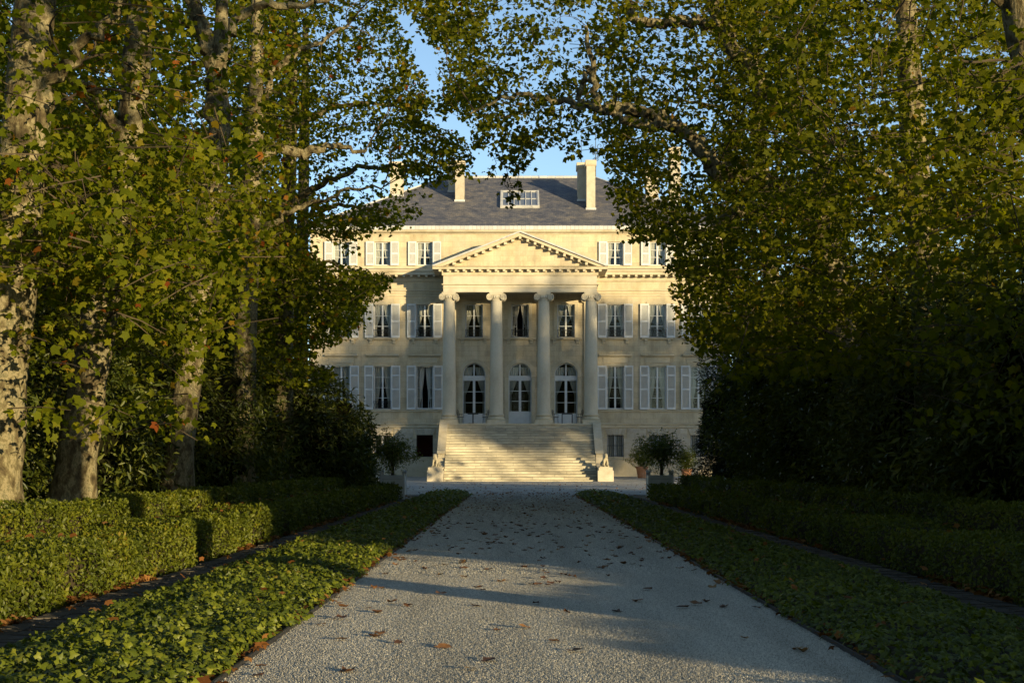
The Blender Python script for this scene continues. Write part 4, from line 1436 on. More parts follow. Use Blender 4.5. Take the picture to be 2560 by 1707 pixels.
spray([(720, 590), (770, 605), (830, 630), (880, 632), (860, 650), (800, 650), (750, 640), (885, 640)], 50, 120, -1)
spray([(745, 545), (790, 560), (815, 570), (800, 585)], 50, 30, -1)

def finish_trees():
    for t in TREES:
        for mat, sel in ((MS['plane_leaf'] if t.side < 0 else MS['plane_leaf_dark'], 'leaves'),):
            ob = cloud('crown', t.parts.get(sel, []), mat, t.root)
            if ob: tag(ob, kind='stuff')
        # twigs carrying the sprigs and branchlets reaching for them
        m = MB()
        nodes = np.array([list(q) for q, s in t.nodes]) if t.nodes else np.zeros((0, 3))
        for (c, d, l) in t.sprigs[::2]:
            a = c - d * l * .6; b = c + d * l * .5
            if inside(proj(np.array([list(a), list(b), list((a + b) / 2)]))).any(): continue
            m.tube([a, (a + b) / 2 + Vector((0, 0, .03)), b], [.010, .008, .004], 3, cap=False)
        pick = t.sprigs[::13]
        for (c, d, l) in pick:
            if not len(nodes): break
            dd = np.linalg.norm(nodes - np.array(c), axis=1)
            j = dd.argmin()
            if dd[j] > 2.9: continue
            a = Vector(nodes[j])
            mid = (a + c) / 2 + Vector((0, 0, .12 * dd[j])) + Vector(rng.normal(0, .09 * dd[j], 3))
            mid2 = mid * .5 + c * .5 + Vector((0, 0, .05 * dd[j]))
            pts = [a, a * .5 + mid * .5 + Vector((0, 0, .04)), mid, mid2, c]
            for w_ in range(1, 4): pts[w_] = pts[w_] + Vector(rng.normal(0, .05 * dd[j], 3))
            cp = pts; pts, _ = catmull(pts, [1] * 5, 3)
            if inside(proj(np.array([list(p) for p in pts]))).any(): continue
            r = min(.022, .007 + .005 * dd[j])
            m.tube(pts, list(np.linspace(r, .005, len(pts))), 4, cap=False)
        for s in getattr(t, 'strands', []):
            if len(s) > 2: m.tube(s, .008, 3, cap=False)
        if m.v:
            tag(m.build('branchlets', MS['twig'], t.root), kind='stuff')
finish_trees()

# ------------------------------------------------------------------ evergreen shrubs and backing trees
def shell(c, r, n, thick=.32, zmin=.02, lump=.35, taper=0.0, full=False):
    """points through the outer skin of a lumpy ellipsoid standing on the ground"""
    c = np.array(c); r = np.array(r)
    d = rand_dir(n)
    if not full:
        d[:, 2] = np.abs(d[:, 2]) * 1.0 - rng.uniform(0, .9, n)
        d = unit(d)
    k = 1 + lump * (vnoise(d * 2.2 + c, 1.0) - .5) * 2 + lump * .6 * (vnoise(d * 5 + c, 1.0) - .5) * 2
    k *= 1 - thick * rng.random(n) ** 1.5
    P = c + d * r * k[:, None]
    if taper:
        t = np.clip((P[:, 2]) / (c[2] + r[2]), 0, 1)
        P[:, 0] = c[0] + (P[:, 0] - c[0]) * (1 - taper * t); P[:, 1] = c[1] + (P[:, 1] - c[1]) * (1 - taper * t)
    ok = P[:, 2] > zmin
    return P[ok], d[ok]

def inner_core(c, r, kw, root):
    """solid near-black lump closing the middle of the bush, its shade put into the colour"""
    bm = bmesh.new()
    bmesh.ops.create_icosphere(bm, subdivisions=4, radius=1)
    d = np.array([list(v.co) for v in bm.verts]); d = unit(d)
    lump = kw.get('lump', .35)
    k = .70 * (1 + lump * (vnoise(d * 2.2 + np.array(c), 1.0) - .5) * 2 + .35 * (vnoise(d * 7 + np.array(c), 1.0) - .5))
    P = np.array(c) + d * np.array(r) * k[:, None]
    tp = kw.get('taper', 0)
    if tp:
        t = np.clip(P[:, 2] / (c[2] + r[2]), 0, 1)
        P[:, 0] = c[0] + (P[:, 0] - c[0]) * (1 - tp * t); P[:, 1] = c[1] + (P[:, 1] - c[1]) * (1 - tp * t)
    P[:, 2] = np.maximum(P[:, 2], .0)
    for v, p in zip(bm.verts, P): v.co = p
    me = bpy.data.meshes.new('dark_core'); bm.to_mesh(me); bm.free()
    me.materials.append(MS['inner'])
    return put('dark_core', me, root)

def shrub(name, label, cat, blobs, shape, size, mat, group, density=1.0, core=True, carve=True, droop=-.2):
    c0 = blobs[0][0]
    root = empty(name, (c0[0], c0[1], 0))
    tag(root, label, cat, group)
    parts = []
    for (c, r, n, kw) in blobs:
        P, d = shell(c, r, int(n * density), **kw)
        # sprig clumping
        kk = 9
        Q = np.repeat(P, kk, 0) + rng.normal(0, size * .9, (len(P) * kk, 3)); dq = np.repeat(d, kk, 0)
        keep = (Q[:, 2] > .02)
        if carve: keep &= ~inside(proj(Q) + rng.normal(0, 4, (len(Q), 2)))
        Q, dq = Q[keep], dq[keep]
        Nn = dq * .6 + rand_dir(len(Q)) * .9 + np.array([0, 0, .45])
        Dd = dq * .8 + rand_dir(len(Q)) * .8 + np.array([0, 0, droop])
        tone = np.clip(vnoise(Q, .8) * .5 + rng.uniform(0, .6, len(Q)), 0, 1)
        parts.append((Q, Nn, Dd, size * rng.uniform(.6, 1.3, len(Q)), shape, tone))
    ob = cloud('foliage', parts, mat, root)
    tag(ob, kind='stuff')
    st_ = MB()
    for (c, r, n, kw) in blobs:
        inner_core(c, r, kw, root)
        for k in range(4):
            a = rng.uniform(0, 6.28)
            b0 = Vector((c[0] + .25 * math.cos(a), c[1] + .25 * math.sin(a), 0))
            tip = Vector((c[0] + r[0] * .6 * math.cos(a), c[1] + r[1] * .6 * math.sin(a), c[2] + r[2] * .55))
            st_.tube([b0, b0 * .6 + tip * .4 + Vector((0, 0, .3)), tip], [.09, .06, .02], 6)
    st_.build('stems', MS['twig'], root)
    return root

LG = 'evergreen shrubs on the left'
shrub('laurel_shrub', 'broad laurel bush at the end of the left hedges, near the house', 'shrub', [((-7.9, 46.5, 1.6), (3.2, 2.8, 2.7), 2600, {}), ((-6.4, 48, 1.2), (1.7, 1.7, 2.3), 1100, {})], 'lance', .19, MS['laurel_leaf'], LG)
shrub('laurel_shrub', 'laurel bush behind the third left trunk', 'shrub', [((-9.6, 37, 1.8), (3.3, 3.2, 3.0), 2600, {})], 'lance', .18, MS['laurel_leaf'], LG)
shrub('laurel_shrub', 'dark laurel bush between the second and third left trunks', 'shrub', [((-10.6, 29, 1.8), (3.2, 3.2, 3.2), 2600, {})], 'lance', .17, MS['laurel_leaf'], LG)
shrub('laurel_shrub', 'dark laurel bush between the first and second left trunks', 'shrub', [((-10.8, 22.5, 1.8), (3.0, 3.2, 3.2), 2600, {})], 'lance', .17, MS['laurel_leaf'], LG)
shrub('evergreen_tree', 'tall dark evergreen tree behind the left trunks', 'tree', [((-17, 34, 6), (4.5, 6.5, 7), 2600, {}), ((-16, 46, 6), (4.5, 6, 7.5), 2200, {})], 'boxleaf', .32, MS['laurel_leaf'], 'backing trees')
shrub('evergreen_tree', 'tall leafy tree behind the laurel by the left house corner', 'tree', [((-15.5, 62, 6.5), (5.5, 5.5, 8), 2600, {})], 'boxleaf', .32, MS['hedge_leaf'], 'backing trees')
RG = 'evergreen shrubs on the right'
shrub('yew_tree', 'ragged dark yew at the right end of the forecourt', 'tree', [((10.2, 56, 2.8), (3.6, 3.4, 5.4), 5200, dict(lump=.55, taper=.25)), ((9.4, 53, 2.0), (3.0, 2.6, 3.4), 3000, dict(lump=.5))], 'needle', .24, MS['yew_leaf'], RG, droop=.1)
shrub('laurel_shrub', 'dark laurel mass next to the yew', 'shrub', [((9.9, 47, 3.0), (3.5, 4.6, 5.3), 4600, {})], 'lance', .19, MS['laurel_leaf'], RG)
shrub('laurel_shrub', 'tall dark laurel mass under the great right plane tree', 'shrub', [((9.9, 38.5, 2.6), (3.6, 5.0, 4.6), 5000, {})], 'lance', .19, MS['laurel_leaf'], RG)
shrub('laurel_shrub', 'tall dark laurel mass right of the great plane tree', 'shrub', [((9.9, 30, 2.0), (3.7, 5.0, 3.2), 4600, {})], 'lance', .18, MS['laurel_leaf'], RG)
shrub('laurel_shrub', 'black laurel mass behind the near right hedges', 'shrub', [((9.8, 22, 1.9), (3.7, 5.0, 2.9), 4400, {})], 'lance', .18, MS['laurel_leaf'], RG)
shrub('laurel_shrub', 'laurel mass at the right edge of the picture', 'shrub', [((9.3, 12.4, 2.1), (3.1, 3.6, 3.1), 3400, {})], 'lance', .18, MS['laurel_leaf'], RG)

# ------------------------------------------------------------------ clipped hedges
def hedge(label, xa, xb, y0, y1, h, lumps, seed, dn=1.0):
    """xa: face towards the drive, xb: back"""
    s = -1 if xa < 0 else 1
    root = empty('box_hedge', ((xa + xb) / 2, (y0 + y1) / 2, 0))
    tag(root, label, 'hedge', 'clipped hedges along the drive')
    wd = abs(xb - xa)
    r2 = np.random.default_rng(seed)
    def bulge(y):
        return .035 * np.sin(y * 2.1 + seed) + .03 * np.sin(y * 4.7 + seed * 2) + (-.06 * np.exp(-((((y * .33 + seed * .37) % 1) - .5) / .05) ** 2) if lumps else 0)
    def top(y):
        return h + .035 * np.sin(y * 1.3 + seed) + .03 * np.sin(y * 3.9) + bulge(y) * .35
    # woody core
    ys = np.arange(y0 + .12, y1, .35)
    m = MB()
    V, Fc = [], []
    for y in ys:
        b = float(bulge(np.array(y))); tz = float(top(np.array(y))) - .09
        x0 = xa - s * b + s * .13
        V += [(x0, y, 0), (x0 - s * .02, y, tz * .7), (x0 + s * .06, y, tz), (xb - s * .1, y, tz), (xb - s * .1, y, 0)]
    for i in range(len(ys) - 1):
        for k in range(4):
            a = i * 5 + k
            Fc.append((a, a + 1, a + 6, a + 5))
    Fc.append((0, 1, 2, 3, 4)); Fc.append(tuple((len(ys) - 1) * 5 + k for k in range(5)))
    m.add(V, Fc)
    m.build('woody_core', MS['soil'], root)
    parts = []
    for (ya, yb, den, sz) in ((y0, 15, 2000 * dn, .044), (15, 22, 1450 * dn, .048), (22, 32, 760 * dn, .064), (32, y1, 400 * dn, .088)):
        a, b = max(y0, ya), min(y1, yb)
        if b <= a: continue
        L = b - a
        # face, top, end
        nf = int(L * h * den); ntp = int(L * wd * den * .7)
        y = r2.uniform(a, b, nf); z = h * r2.uniform(.02, 1.0, nf)
        x = xa - s * bulge(y) + s * (r2.random(nf) ** 2) * .14 + s * .07 * np.clip(z / h - .75, 0, 1) * 3
        z = z * (top(y) / h)
        P1 = np.stack([x, y, z], 1); N1 = np.stack([-s * np.ones(nf), np.full(nf, -.25), np.full(nf, .35)], 1)
        y = r2.uniform(a, b, ntp); x = xa + s * r2.uniform(-.02, wd, ntp)
        z = top(y) - (r2.random(ntp) ** 2) * .10 - .05 * np.clip((.12 - np.abs(x - xa)) / .12, 0, 1)
        P2 = np.stack([x, y, z], 1); N2 = np.tile([0, -.2, 1.], (ntp, 1))
        Ps, Ns = [P1, P2], [N1, N2]
        if a == y0 or b == y1:
            ye = a if a == y0 else b
            ne = int(wd * h * den)
            P3 = np.stack([xa + s * r2.uniform(0, wd, ne), np.full(ne, ye) + r2.normal(0, .04, ne), r2.uniform(0.02, h, ne)], 1)
            Ps.append(P3); Ns.append(np.tile([0, -1. if ye == y0 else 1., .3], (ne, 1)))
        P = np.concatenate(Ps); Nn = np.concatenate(Ns)
        Nn = Nn + r2.normal(0, .75, Nn.shape)
        Dd = unit(r2.normal(size=P.shape)) + np.array([0, 0, .5])
        tone = np.clip(vnoise(P, 1.6) * .6 + r2.uniform(0, .6, len(P)) - .1, 0, 1)
        tone[r2.random(len(P)) < .004] = 1
        parts.append((P, Nn, Dd, sz * r2.uniform(.6, 1.35, len(P)), 'boxleaf', tone))
    ob = cloud('foliage', parts, MS['hedge_leaf'], root)
    tag(ob, kind='stuff')
hedge('front clipped hedge left of the drive, partly sunlit', -4.25, -5.15, 7.5, 50.0, .53, True, 3)
hedge('rear clipped hedge left of the drive, taller, against the trunks', -5.55, -6.25, 9.0, 52.0, .78, True, 5)
hedge('front clipped hedge right of the drive, in deep shade', 4.25, 5.15, 5.3, 50.0, .52, False, 8, .6)
hedge('rear clipped hedge right of the drive, against the dark shrubs', 5.55, 6.25, 3.9, 52.0, .78, False, 11, .6)

# ------------------------------------------------------------------ ivy beds
def ivy_bed(label, s, seed, dn=1.0):
    r2 = np.random.default_rng(seed)
    xi, xo = 2.03, 3.74
    root = empty('ivy_bed', (s * (xi + xo) / 2, 30, 0))
    tag(root, label, 'ivy', None, 'stuff')
    def ends(x):      # far end, rounded
        t = (np.abs(x) - xi) / (xo - xi)
        return 59.5 - 4.0 * np.clip(.35 - t, 0, 1) ** 2 * 6 - 3.0 * np.clip(t - .5, 0, 1) ** 2
    def hz(x, y):
        t = (np.abs(x) - xi) / (xo - xi)
        return .025 + .065 * np.clip(np.sin(np.clip(t, 0, 1) * math.pi), 0, 1) ** .5 + .05 * (vnoise(np.stack([x, y, x * 0], 1), 1.6) - .5)
    xs_ = np.linspace(xi, xo, 7); ys = np.concatenate([np.arange(4, 57, 1.0), np.linspace(57, 59.5, 5)])
    V, Fc = [], []
    for y in ys:
        for x in xs_:
            yy = min(y, float(ends(np.array([x]))[0]) if y > 55 else y)
            V.append((s * x, yy, float(hz(np.array([s * x]), np.array([yy]))[0]) - .03))
    for i in range(len(ys) - 1):
        for k in range(6):
            a = i * 7 + k
            Fc.append((a, a + 1, a + 8, a + 7))
    MB().add(V, Fc).build('bed_soil', MS['soil'], root)
    parts = []
    for (ya, yb, den, sz, sh) in ((7.4, 14, 1150 * dn, .047, 'ivy'), (14, 24, 620 * dn, .058, 'three'), (24, 40, 300 * dn, .085, 'oval'), (40, 59.5, 150 * dn, .12, 'oval')):
        n = int((yb - ya) * (xo - xi) * den)
        x = s * r2.uniform(xi - .02, xo + .03, n); y = r2.uniform(ya, yb, n)
        ok = y < ends(x); x, y = x[ok], y[ok]; n = len(x)
        x = x + s * (vnoise(np.stack([x * 0 + 3, y, x * 0], 1), 2.2) - .5) * .12 + s * (vnoise(np.stack([x * 0 + 9, y, x * 0], 1), 6.0) - .5) * .07
        tuft = vnoise(np.stack([x, y, x * 0], 1), 3.2)
        z = hz(x, y) + r2.random(n) ** 1.4 * .075 * (.2 + tuft * 1.5) * np.clip((xo + .05 - np.abs(x)) / .35, .15, 1)
        P = np.stack([x, y, z], 1)
        Nn = np.array([0, 0, 1.]) + r2.normal(0, .55, (n, 3)) + np.array([.12, -.3, 0])
        edge = np.clip((np.abs(x) - xo + .15) / .15, 0, 1) - np.clip((xi + .15 - np.abs(x)) / .15, 0, 1)
        Nn[:, 0] += s * edge * .9
        Dd = unit(r2.normal(size=(n, 3))) * np.array([1, 1, .4]) + np.array([0, 0, -.1])
        tone = np.clip(r2.uniform(0, .75, n) + tuft * .25, 0, .95)
        tone[r2.random(n) < .02] = r2.uniform(.93, 1)
        parts.append((P, Nn, Dd, sz * r2.uniform(.55, 1.35, n), sh, tone))
    tag(cloud('ivy_leaves', parts, MS['ivy_leaf'], root), kind='stuff')
ivy_bed('bed of ivy along the left edge of the drive', -1, 21)
ivy_bed('bed of ivy along the right edge of the drive', 1, 22, .6)
# steel edging
for s in (-1, 1):
    e = MB().box(min(s * 2.0, s * 2.015), max(s * 2.0, s * 2.015), -10, 58.3, -.02, .035)
    tag(e.build('path_edging', MS['iron']), 'thin metal edging strip between drive and %s ivy bed' % ('left' if s < 0 else 'right'), 'edging')

# ------------------------------------------------------------------ paved gutters behind the ivy
MS['sett'] = noise_mat('gutter_sett', [(.035, .031, .026), (.07, .06, .048), (.10, .085, .065)], scale=9, rough=.85, bump=.5, bscale=50, objrand=.25)
for s, lab in ((-1, 'narrow paved gutter between left ivy and hedge'), (1, 'narrow paved gutter between right ivy and hedge')):
    a, b = sorted((s * 3.72, s * 4.28))
    g = MB().box(a, b, 3, 53, -.02, .006).build('gutter', MS['soil'])
    tag(g, lab, None, kind='structure')
    ms = [MB().box(-.095, .095, -.065, .065, 0, hh).mesh('paving_stone', MS['sett']) for hh in (.030, .036, .042)]
    y = 7.0
    k = 0
    cnt = 0
    while cnt < 280 and y < 30:
        for j in range(2):
            x = s * (3.87 + .205 * j) + random.uniform(-.006, .006)
            p = put('paving_stone', ms[random.randrange(3)], g, (x, y + (.07 if j else 0) + random.uniform(-.006, .006), .0))
            p.rotation_euler = (random.uniform(-.04, .04), random.uniform(-.04, .04), random.uniform(-.05, .05))
            cnt += 1
        y += .145 + (0 if y < 20 else .0)

# ------------------------------------------------------------------ loose gravel lying on the drive
def pebble_tile(n, sz, seed, mat):
    """one square metre of loose stones"""
    r2 = np.random.default_rng(seed)
    base = np.array([(-.5, -.45, 0), (.55, -.4, 0), (.45, .5, 0), (-.5, .45, 0), (.05, -.02, .80)])
    T0 = np.array([(0, 1, 4), (1, 2, 4), (2, 3, 4), (3, 0, 4)])
    P = np.stack([r2.uniform(-.5, .5, n), r2.uniform(-.5, .5, n), np.full(n, -.001)], 1)
    a = r2.uniform(0, 6.283, n); s = sz * r2.uniform(.55, 1.45, n)
    B = base[None] * (1 + r2.normal(0, .16, (n, 5, 3)))
    X = B[:, :, 0] * np.cos(a)[:, None] - B[:, :, 1] * np.sin(a)[:, None]
    Y = B[:, :, 0] * np.sin(a)[:, None] + B[:, :, 1] * np.cos(a)[:, None]
    V = np.stack([X, Y, B[:, :, 2]], 2) * s[:, None, None] + P[:, None, :]
    return np_mesh('gravel_patch', V.reshape(-1, 3), (T0[None] + (np.arange(n) * 5)[:, None, None]).reshape(-1, 3), mat, np.repeat(r2.random(n), 4))
MS['pebble'] = leaf_mat('gravel_stone', [(0, (.36, .33, .265)), (.35, (.54, .50, .41)), (.7, (.65, .605, .50)), (1, (.74, .69, .58))], trans=0, rough=.85, spec=.2)
def worn(m):
    """wheel-worn, dusty variation along the drive"""
    t = m.node_tree; n = t.nodes; L = t.links; b = n['Principled BSDF']
    src = b.inputs['Base Color'].links[0].from_socket
    g = n.new('ShaderNodeNewGeometry'); mp = n.new('ShaderNodeMapping'); mp.inputs['Scale'].default_value = (1.6, .16, 1)
    L.new(g.outputs['Position'], mp.inputs[0])
    nz = n.new('ShaderNodeTexNoise'); nz.inputs['Scale'].default_value = 1.0; nz.inputs['Detail'].default_value = 7; nz.inputs['Roughness'].default_value = .65
    L.new(mp.outputs[0], nz.inputs['Vector'])
    mr = n.new('ShaderNodeMapRange'); mr.inputs['From Min'].default_value = .32; mr.inputs['From Max'].default_value = .68; mr.inputs['To Min'].default_value = .74; mr.inputs['To Max'].default_value = 1.12
    L.new(nz.outputs['Fac'], mr.inputs[0])
    hs = n.new('ShaderNodeHueSaturation'); L.new(src, hs.inputs['Color']); L.new(mr.outputs[0], hs.inputs['Value']); L.new(hs.outputs[0], b.inputs['Base Color'])
worn(MS['pebble'])
LGR = empty('loose_gravel', (0, 30, 0))
tag(LGR, 'loose pale gravel stones covering the drive', 'gravel', kind='stuff')
fine = [pebble_tile(14000, .0095, 40 + k, MS['pebble']) for k in range(2)]
mid = [pebble_tile(4500, .017, 50 + k, MS['pebble']) for k in range(2)]
coarse = pebble_tile(1300, .032, 60, MS['pebble'])
for iy in range(7, 57):
    for ix in range(4):
        me = random.choice(fine) if iy < 17 else (random.choice(mid) if iy < 32 else coarse)
        o = put('gravel_patch', me, LGR, (-1.5 + ix, iy + .5, 0)); o.rotation_euler.z = random.randrange(4) * math.pi / 2
        o['kind'] = 'stuff'

# ------------------------------------------------------------------ fallen leaves
def leaf_mesh(k):
    V0, T0 = leaf_shape('plane')
    r3 = np.random.default_rng(100 + k)
    V = V0.copy(); V[:, 1] -= .45
    V[:, 2] = .06 + .42 * (V[:, 0] ** 2 + V[:, 1] ** 2) * r3.uniform(.6, 1.4) + r3.normal(0, .07, len(V))
    me = np_mesh('fallen_leaf', V, T0, MS['fallen'])
    return me
FL = [leaf_mesh(k) for k in range(7)]
pts = []
rr = np.random.default_rng(5)
n = 0
while len(pts) < 1150:
    y = 7.6 + (57 - 7.6) * rr.random() ** .72
    x = rr.uniform(-1.97, 1.97)
    d = .26 + .74 * ((y - 7) / 40) if y < 40 else .9
    if abs(x) > 1.75: d = min(1, d * 1.4)
    if rr.random() < d * .8: pts.append((x, y))
pts.sort(key=lambda p: p[1])
LAB = 'dry brown fallen plane leaf lying on the gravel drive'
for i, (x, y) in enumerate(pts[:300]):
    o = bpy.data.objects.new('fallen_leaf', FL[i % 7]); COL.objects.link(o)
    sc = rr.uniform(.06, .125)
    o.location = (x, y, .012); o.scale = (sc, sc, sc * rr.uniform(.5, 1.1)); o.rotation_euler = (rr.normal(0, .12), rr.normal(0, .12), rr.uniform(0, 6.28))
    tag(o, LAB, 'leaf', 'fallen leaves on the drive')
def litter(name, label, P, S, mat='dead_leaf'):
    n = len(P)
    Nn = np.array([0, 0, 1.]) + rr.normal(0, .35, (n, 3)); Dd = unit(rr.normal(size=(n, 3))) * np.array([1, 1, .2])
    ob = cloud(name, [(P, Nn, Dd, S, 'plane', rr.random(n))], MS[mat])
    tag(ob, label, 'leaves', kind='stuff')
far = np.array([(x, y, .02) for x, y in pts[300:]])
ex = np.stack([rr.uniform(-1.95, 1.95, 900), rr.uniform(38, 62, 900), np.full(900, .025)], 1)
litter('leaf_litter', 'scatter of small fallen leaves over the far end of the drive', np.concatenate([far, ex]), rr.uniform(.05, .085, len(far) + 900))
ex = np.stack([rr.uniform(-9, 9, 420), rr.uniform(60, 90, 420), np.full(420, .03)], 1)
litter('leaf_litter', 'thin scatter of fallen leaves over the forecourt', ex, rr.uniform(.06, .11, 420))
for s, lab in ((-1, 'russet drift of dead leaves at the foot of the left hedge'), (1, 'russet drift of dead leaves at the foot of the right hedge')):
    n1 = 1700
    y = 7 + 43 * rr.random(n1) ** 1.3
    keep = vnoise(np.stack([y * 0, y, y * 0], 1), .8) > .42
    y = y[keep]; n1 = len(y)
    x = s * (4.30 - np.abs(rr.normal(0, .07, n1)))
    z = .03 + rr.random(n1) * .05
    n2 = 420
    y2 = 7 + 48 * rr.random(n2); x2 = s * (2.03 + rr.normal(0, .045, n2)); z2 = .03 + rr.random(n2) * .04
    n3 = 90
    y3 = 7 + 48 * rr.random(n3); x3 = s * rr.uniform(2.1, 3.8, n3); z3 = np.full(n3, .25)
    n4 = 60
    y4 = 9 + 30 * rr.random(n4); x4 = s * rr.uniform(4.3, 5.1, n4); z4 = np.full(n4, .63 if s < 0 else .56)
    P = np.stack([np.concatenate([x, x2, x3, x4]), np.concatenate([y, y2, y3, y4]), np.concatenate([z, z2, z3, z4])], 1)
    litter('leaf_litter', lab, P, rr.uniform(.05, .095, len(P)))

# ------------------------------------------------------------------ orange trees in white boxes, flower pots
def planter(x, y, label):
    t = empty('planter_box', (x, y, 0))
    tag(t, label, 'planter', 'white planter boxes at the hedge ends')
    w = .40
    for (sx, sy) in ((-1, -1), (1, -1), (1, 1), (-1, 1)):
        p = MB().box(sx * w - .045, sx * w + .045, sy * w - .045, sy * w + .045, 0, .90)
        p.lathe([(.02, .90), (.05, .93), (.06, .97), (.045, 1.01), (.01, 1.04)], 10, (sx * w, sy * w))
        local('post', p.mesh('post', MS['white'], False), t)
    for k in range(4):
        for j in range(5):
            z0 = .14 + j * .142
            b = MB().box(-w + .046, w - .046, -w - .025, -w + .01, z0, z0 + .136)
            local('board', kit(('board', j), lambda: b.mesh('board', MS['white'])), t, rot=(0, 0, k * math.pi / 2))
    local('soil', MB().box(-w + .02, w - .02, -w + .02, w - .02, .6, .80).mesh('soil', MS['soil']), t)
    return t
def orange_tree(x, y, z0, label, w, h, hz):
    t = empty('orange_tree', (x, y, z0))
    tag(t, label, 'tree', 'small trees in planter boxes')
    m = MB().tube([(x, y, z0 - .1), (x + .02, y, z0 + .25), (x - .02, y, z0 + .5)], [.065, .055, .05], 8)
    for k in range(7):
        a = k * .9 + .3
        m.tube([(x - .02, y, z0 + .45), (x + .2 * math.cos(a), y + .2 * math.sin(a), z0 + .75), (x + w * .75 * math.cos(a), y + w * .75 * math.sin(a), z0 + hz + rng.uniform(-.1, .4))], [.04, .025, .008], 5)
    m.build('trunk', MS['twig'], t, True)
    parts = []
    P, d = shell((x, y, z0 + hz), (w, w, h), 950, thick=.9, zmin=z0 + .10, lump=.5, full=True)
    Q = np.repeat(P, 4, 0) + rng.normal(0, .07, (len(P) * 4, 3)); dq = np.repeat(d, 4, 0)
    n = len(Q)
    parts.append((Q, dq * .5 + rand_dir(n) * .8 + np.array([0, -.1, .5]), dq + rand_dir(n) * .7, .11 * rng.uniform(.6, 1.3, n), 'lance', np.clip(rng.uniform(0, .8, n) + .2 * vnoise(Q, 2), 0, 1)))
    tag(cloud('crown', parts, MS['orange_leaf'], t), kind='stuff')
    return t
planter(-4.60, 51.3, 'white planter box at the end of the left hedges')
orange_tree(-4.62, 51.3, .80, 'small round orange tree in the left planter box', .78, .64, .90)
planter(4.80, 51.3, 'white planter box at the end of the right hedges')
orange_tree(4.85, 51.3, .80, 'dark round orange tree in the right planter box', .80, .64, .90)

def pot(x, y, r, h, label):
    z = ground_z(y)
    t = empty('flower_pot', (x, y, z))
    tag(t, label, 'pot', 'terracotta pots before the house')
    local('pot_body', MB().lathe([(r * .62, 0), (r * .66, .03), (r * .92, h * .80), (r * .90, h * .80)], 28).mesh('pot_body', MS['terra'], True), t)
    local('rim', MB().lathe([(r * .90, h * .80), (r * 1.02, h * .82), (r * 1.04, h * .96), (r * .98, h), (r * .86, h), (r * .84, h * .88)], 28, cap=False).mesh('rim', MS['terra'], True), t)
    local('soil', MB().lathe([(.01, h * .88), (r * .86, h * .9)], 20).mesh('soil', MS['soil']), t)
    return z + h
def potted(x, y, z0, w, h, label, flowers=0, seed=0):
    t = empty('potted_shrub', (x, y, z0))
    tag(t, label, 'plant', 'shrubs in terracotta pots')
    m = MB()
    for k in range(9):
        a = k * .7
        m.tube([(x + .06 * math.cos(a), y + .06 * math.sin(a), z0 - .08), (x + w * .35 * math.cos(a), y + w * .35 * math.sin(a), z0 + h * .6), (x + w * .7 * math.cos(a), y + w * .7 * math.sin(a), z0 + h * 1.2)], [.02, .014, .006], 5)
    m.build('stems', MS['twig'], t)
    P, d = shell((x, y, z0 + h * .75), (w, w, h), 700, thick=.8, zmin=z0 - .02, lump=.45, full=True)
    Q = np.repeat(P, 4, 0) + rng.normal(0, .06, (len(P) * 4, 3)); dq = np.repeat(d, 4, 0); n = len(Q)
    tag(cloud('foliage', [(Q, dq * .5 + rand_dir(n) * .8 + np.array([0, -.1, .5]), dq + rand_dir(n) * .6 + np.array([0, 0, .5]), .13 * rng.uniform(.6, 1.3, n), 'lance', np.clip(rng.uniform(.3, 1, n), 0, 1))], MS['hedge_leaf'], t), kind='stuff')
    if flowers:
        i = rng.integers(0, len(P), flowers)
        Pf = P[i] + d[i] * .08
        ff = cloud('blossom', [(Pf + rng.normal(0, .03, Pf.shape), rand_dir(flowers) + np.array([0, -1, .3]), rand_dir(flowers), np.full(flowers, .085), 'oval', rng.random(flowers))], MS['flower'], t)
        tag(ff, kind='stuff')
def at_ground(px, y): return (px - VPX) * y / F + CX
z = pot(at_ground(1605, 97.5), 97.5, .42, .78, 'large terracotta pot right of the steps'); potted(at_ground(1605, 97.5), 97.5, z, .90, .80, 'bushy green shrub in the large terracotta pot right of the steps')
z = pot(at_ground(1716, 94.0), 94.0, .36, .72, 'terracotta pot by the yew'); potted(at_ground(1716, 94), 94.0, z, .62, .78, 'light green shrub with white blossom in the pot by the yew', 40)
z = pot(at_ground(893, 94.0), 94.0, .36, .72, 'terracotta pot half hidden by the left laurel'); potted(at_ground(893, 94), 94.0, z, .66, .80, 'white blossoming shrub in the pot by the left laurel', 70)

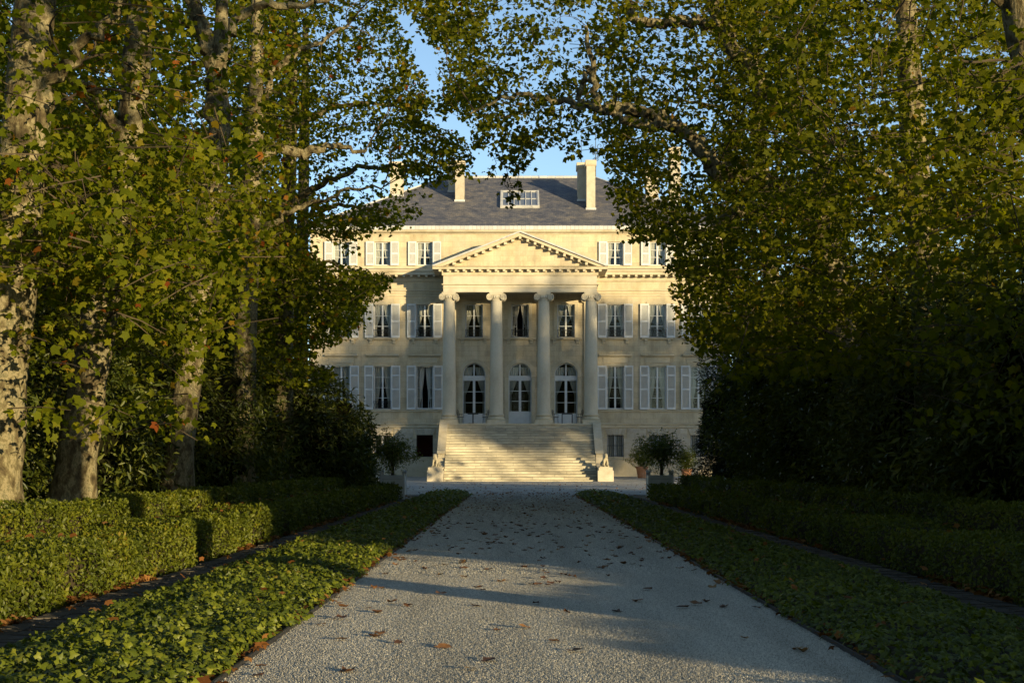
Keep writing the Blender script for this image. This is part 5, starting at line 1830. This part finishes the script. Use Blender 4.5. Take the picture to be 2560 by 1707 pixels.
# ------------------------------------------------------------------ woods around (mostly outside the picture)
def wood():
    parts = []
    trunks = MB()
    def crown(x, y, z, rx, rz_, n, size=.42, thick=.9, clump=.42, gap=0.):
        P, d = shell((x, y, z), (rx, rx, rz_), n, thick=thick, zmin=2.0, lump=.35)
        keep = (vnoise(P, .55) * .6 + vnoise(P, 1.4) * .4) > clump
        q = proj(P)
        vis = (P[:, 1] > 2) & (q[:, 0] > 380) & (q[:, 0] < 1960) & (q[:, 1] > -60) & (q[:, 1] < 1200)
        P = P[keep & ~vis & (np.abs(P[:, 0]) >= gap)]; n = len(P)
        parts.append((P, rand_dir(n) + np.array([.3, -.3, .6]), rand_dir(n), size * rng.uniform(.6, 1.3, n), 'leafquad', rng.uniform(0, .9, n)))
    def tr(x, y, z, r=.38):
        trunks.tube([(x, y, -.1), (x + rng.normal(0, .15), y, z * .4), (x + rng.normal(0, .3), y, z)], [r * 1.2, r, r * .6], 10, wob=.05)
    # upper crowns of the avenue above and behind the picture
    for x, ys in ((-7.2, (2, -6, -14, -22, -30)), (7.2, (10, 4.6, -5.2, -13, -22, -30))):
        for y in ys:
            tr(x, y, 9, .30); crown(x * .92, y, 11.8, 6.0, 6.3, 2600, clump=.38, gap=.5)
    for t in TREES:
        crown(t.base.x * (.8 if t.side < 0 else 1.0), t.base.y, 17 + .05 * t.base.y, 5.5, 6.0, 1000 if t.side < 0 else 450, clump=.38 if t.side < 0 else .44, gap=.5)
    # second line of trees on both sides
    for y in range(-30, 84, 9):
        crown(-19 + rng.uniform(-1, 1), y, 9, 5.5, 9, 1300); tr(-19, y, 8)
    for y in range(4, 64, 9):
        crown(18.5 + rng.uniform(-1, 1), y, 3.0, 4.5, 2.4 + .05 * y, 1300)
    # wood that shades the lower house front
    c0 = Vector((0, 101, 0)); ds = Vector((to_sun.x, to_sun.y, 0)).normalized(); pp = Vector((ds.y, -ds.x, 0))
    for (off, dist, zlo, top, rx, den, cl) in WOOD:
        p = c0 + ds * dist + pp * off
        crown(p.x, p.y, (zlo + top) / 2, rx, (top - zlo) / 2, int(den * rx * rx), size=.5, clump=cl); tr(p.x, p.y, top * .6, .2)
    # trees across the park behind the camera
    for (x, y) in ((-16, -46), (-8, -52), (1, -50), (-25, -40), (9, -58)):
        crown(x, y, 9, 6, 9, 1500, size=.6, clump=.36); tr(x, y, 8)
    ob = cloud('woodland', parts, MS['plane_leaf_dark'])
    tag(ob, 'leafy mass of the park wood closing in around the avenue', 'wood', kind='stuff')
    tag(trunks.build('trunks', MS['bark'], ob), kind='stuff')
WOOD = [(-17, 116, 6, 22.3, 5, 480, .33), (-11, 110, 6, 22.0, 4.8, 480, .34), (-5, 116, 6, 23.2, 4.8, 480, .34), (1, 110, 8, 22.6, 4.6, 480, .34), (6.5, 116, 11, 23.0, 4.6, 420, .37), (12, 110, 9, 20.0, 4.4, 250, .45), (18, 116, 6, 21, 4.6, 300, .42)]
wood()
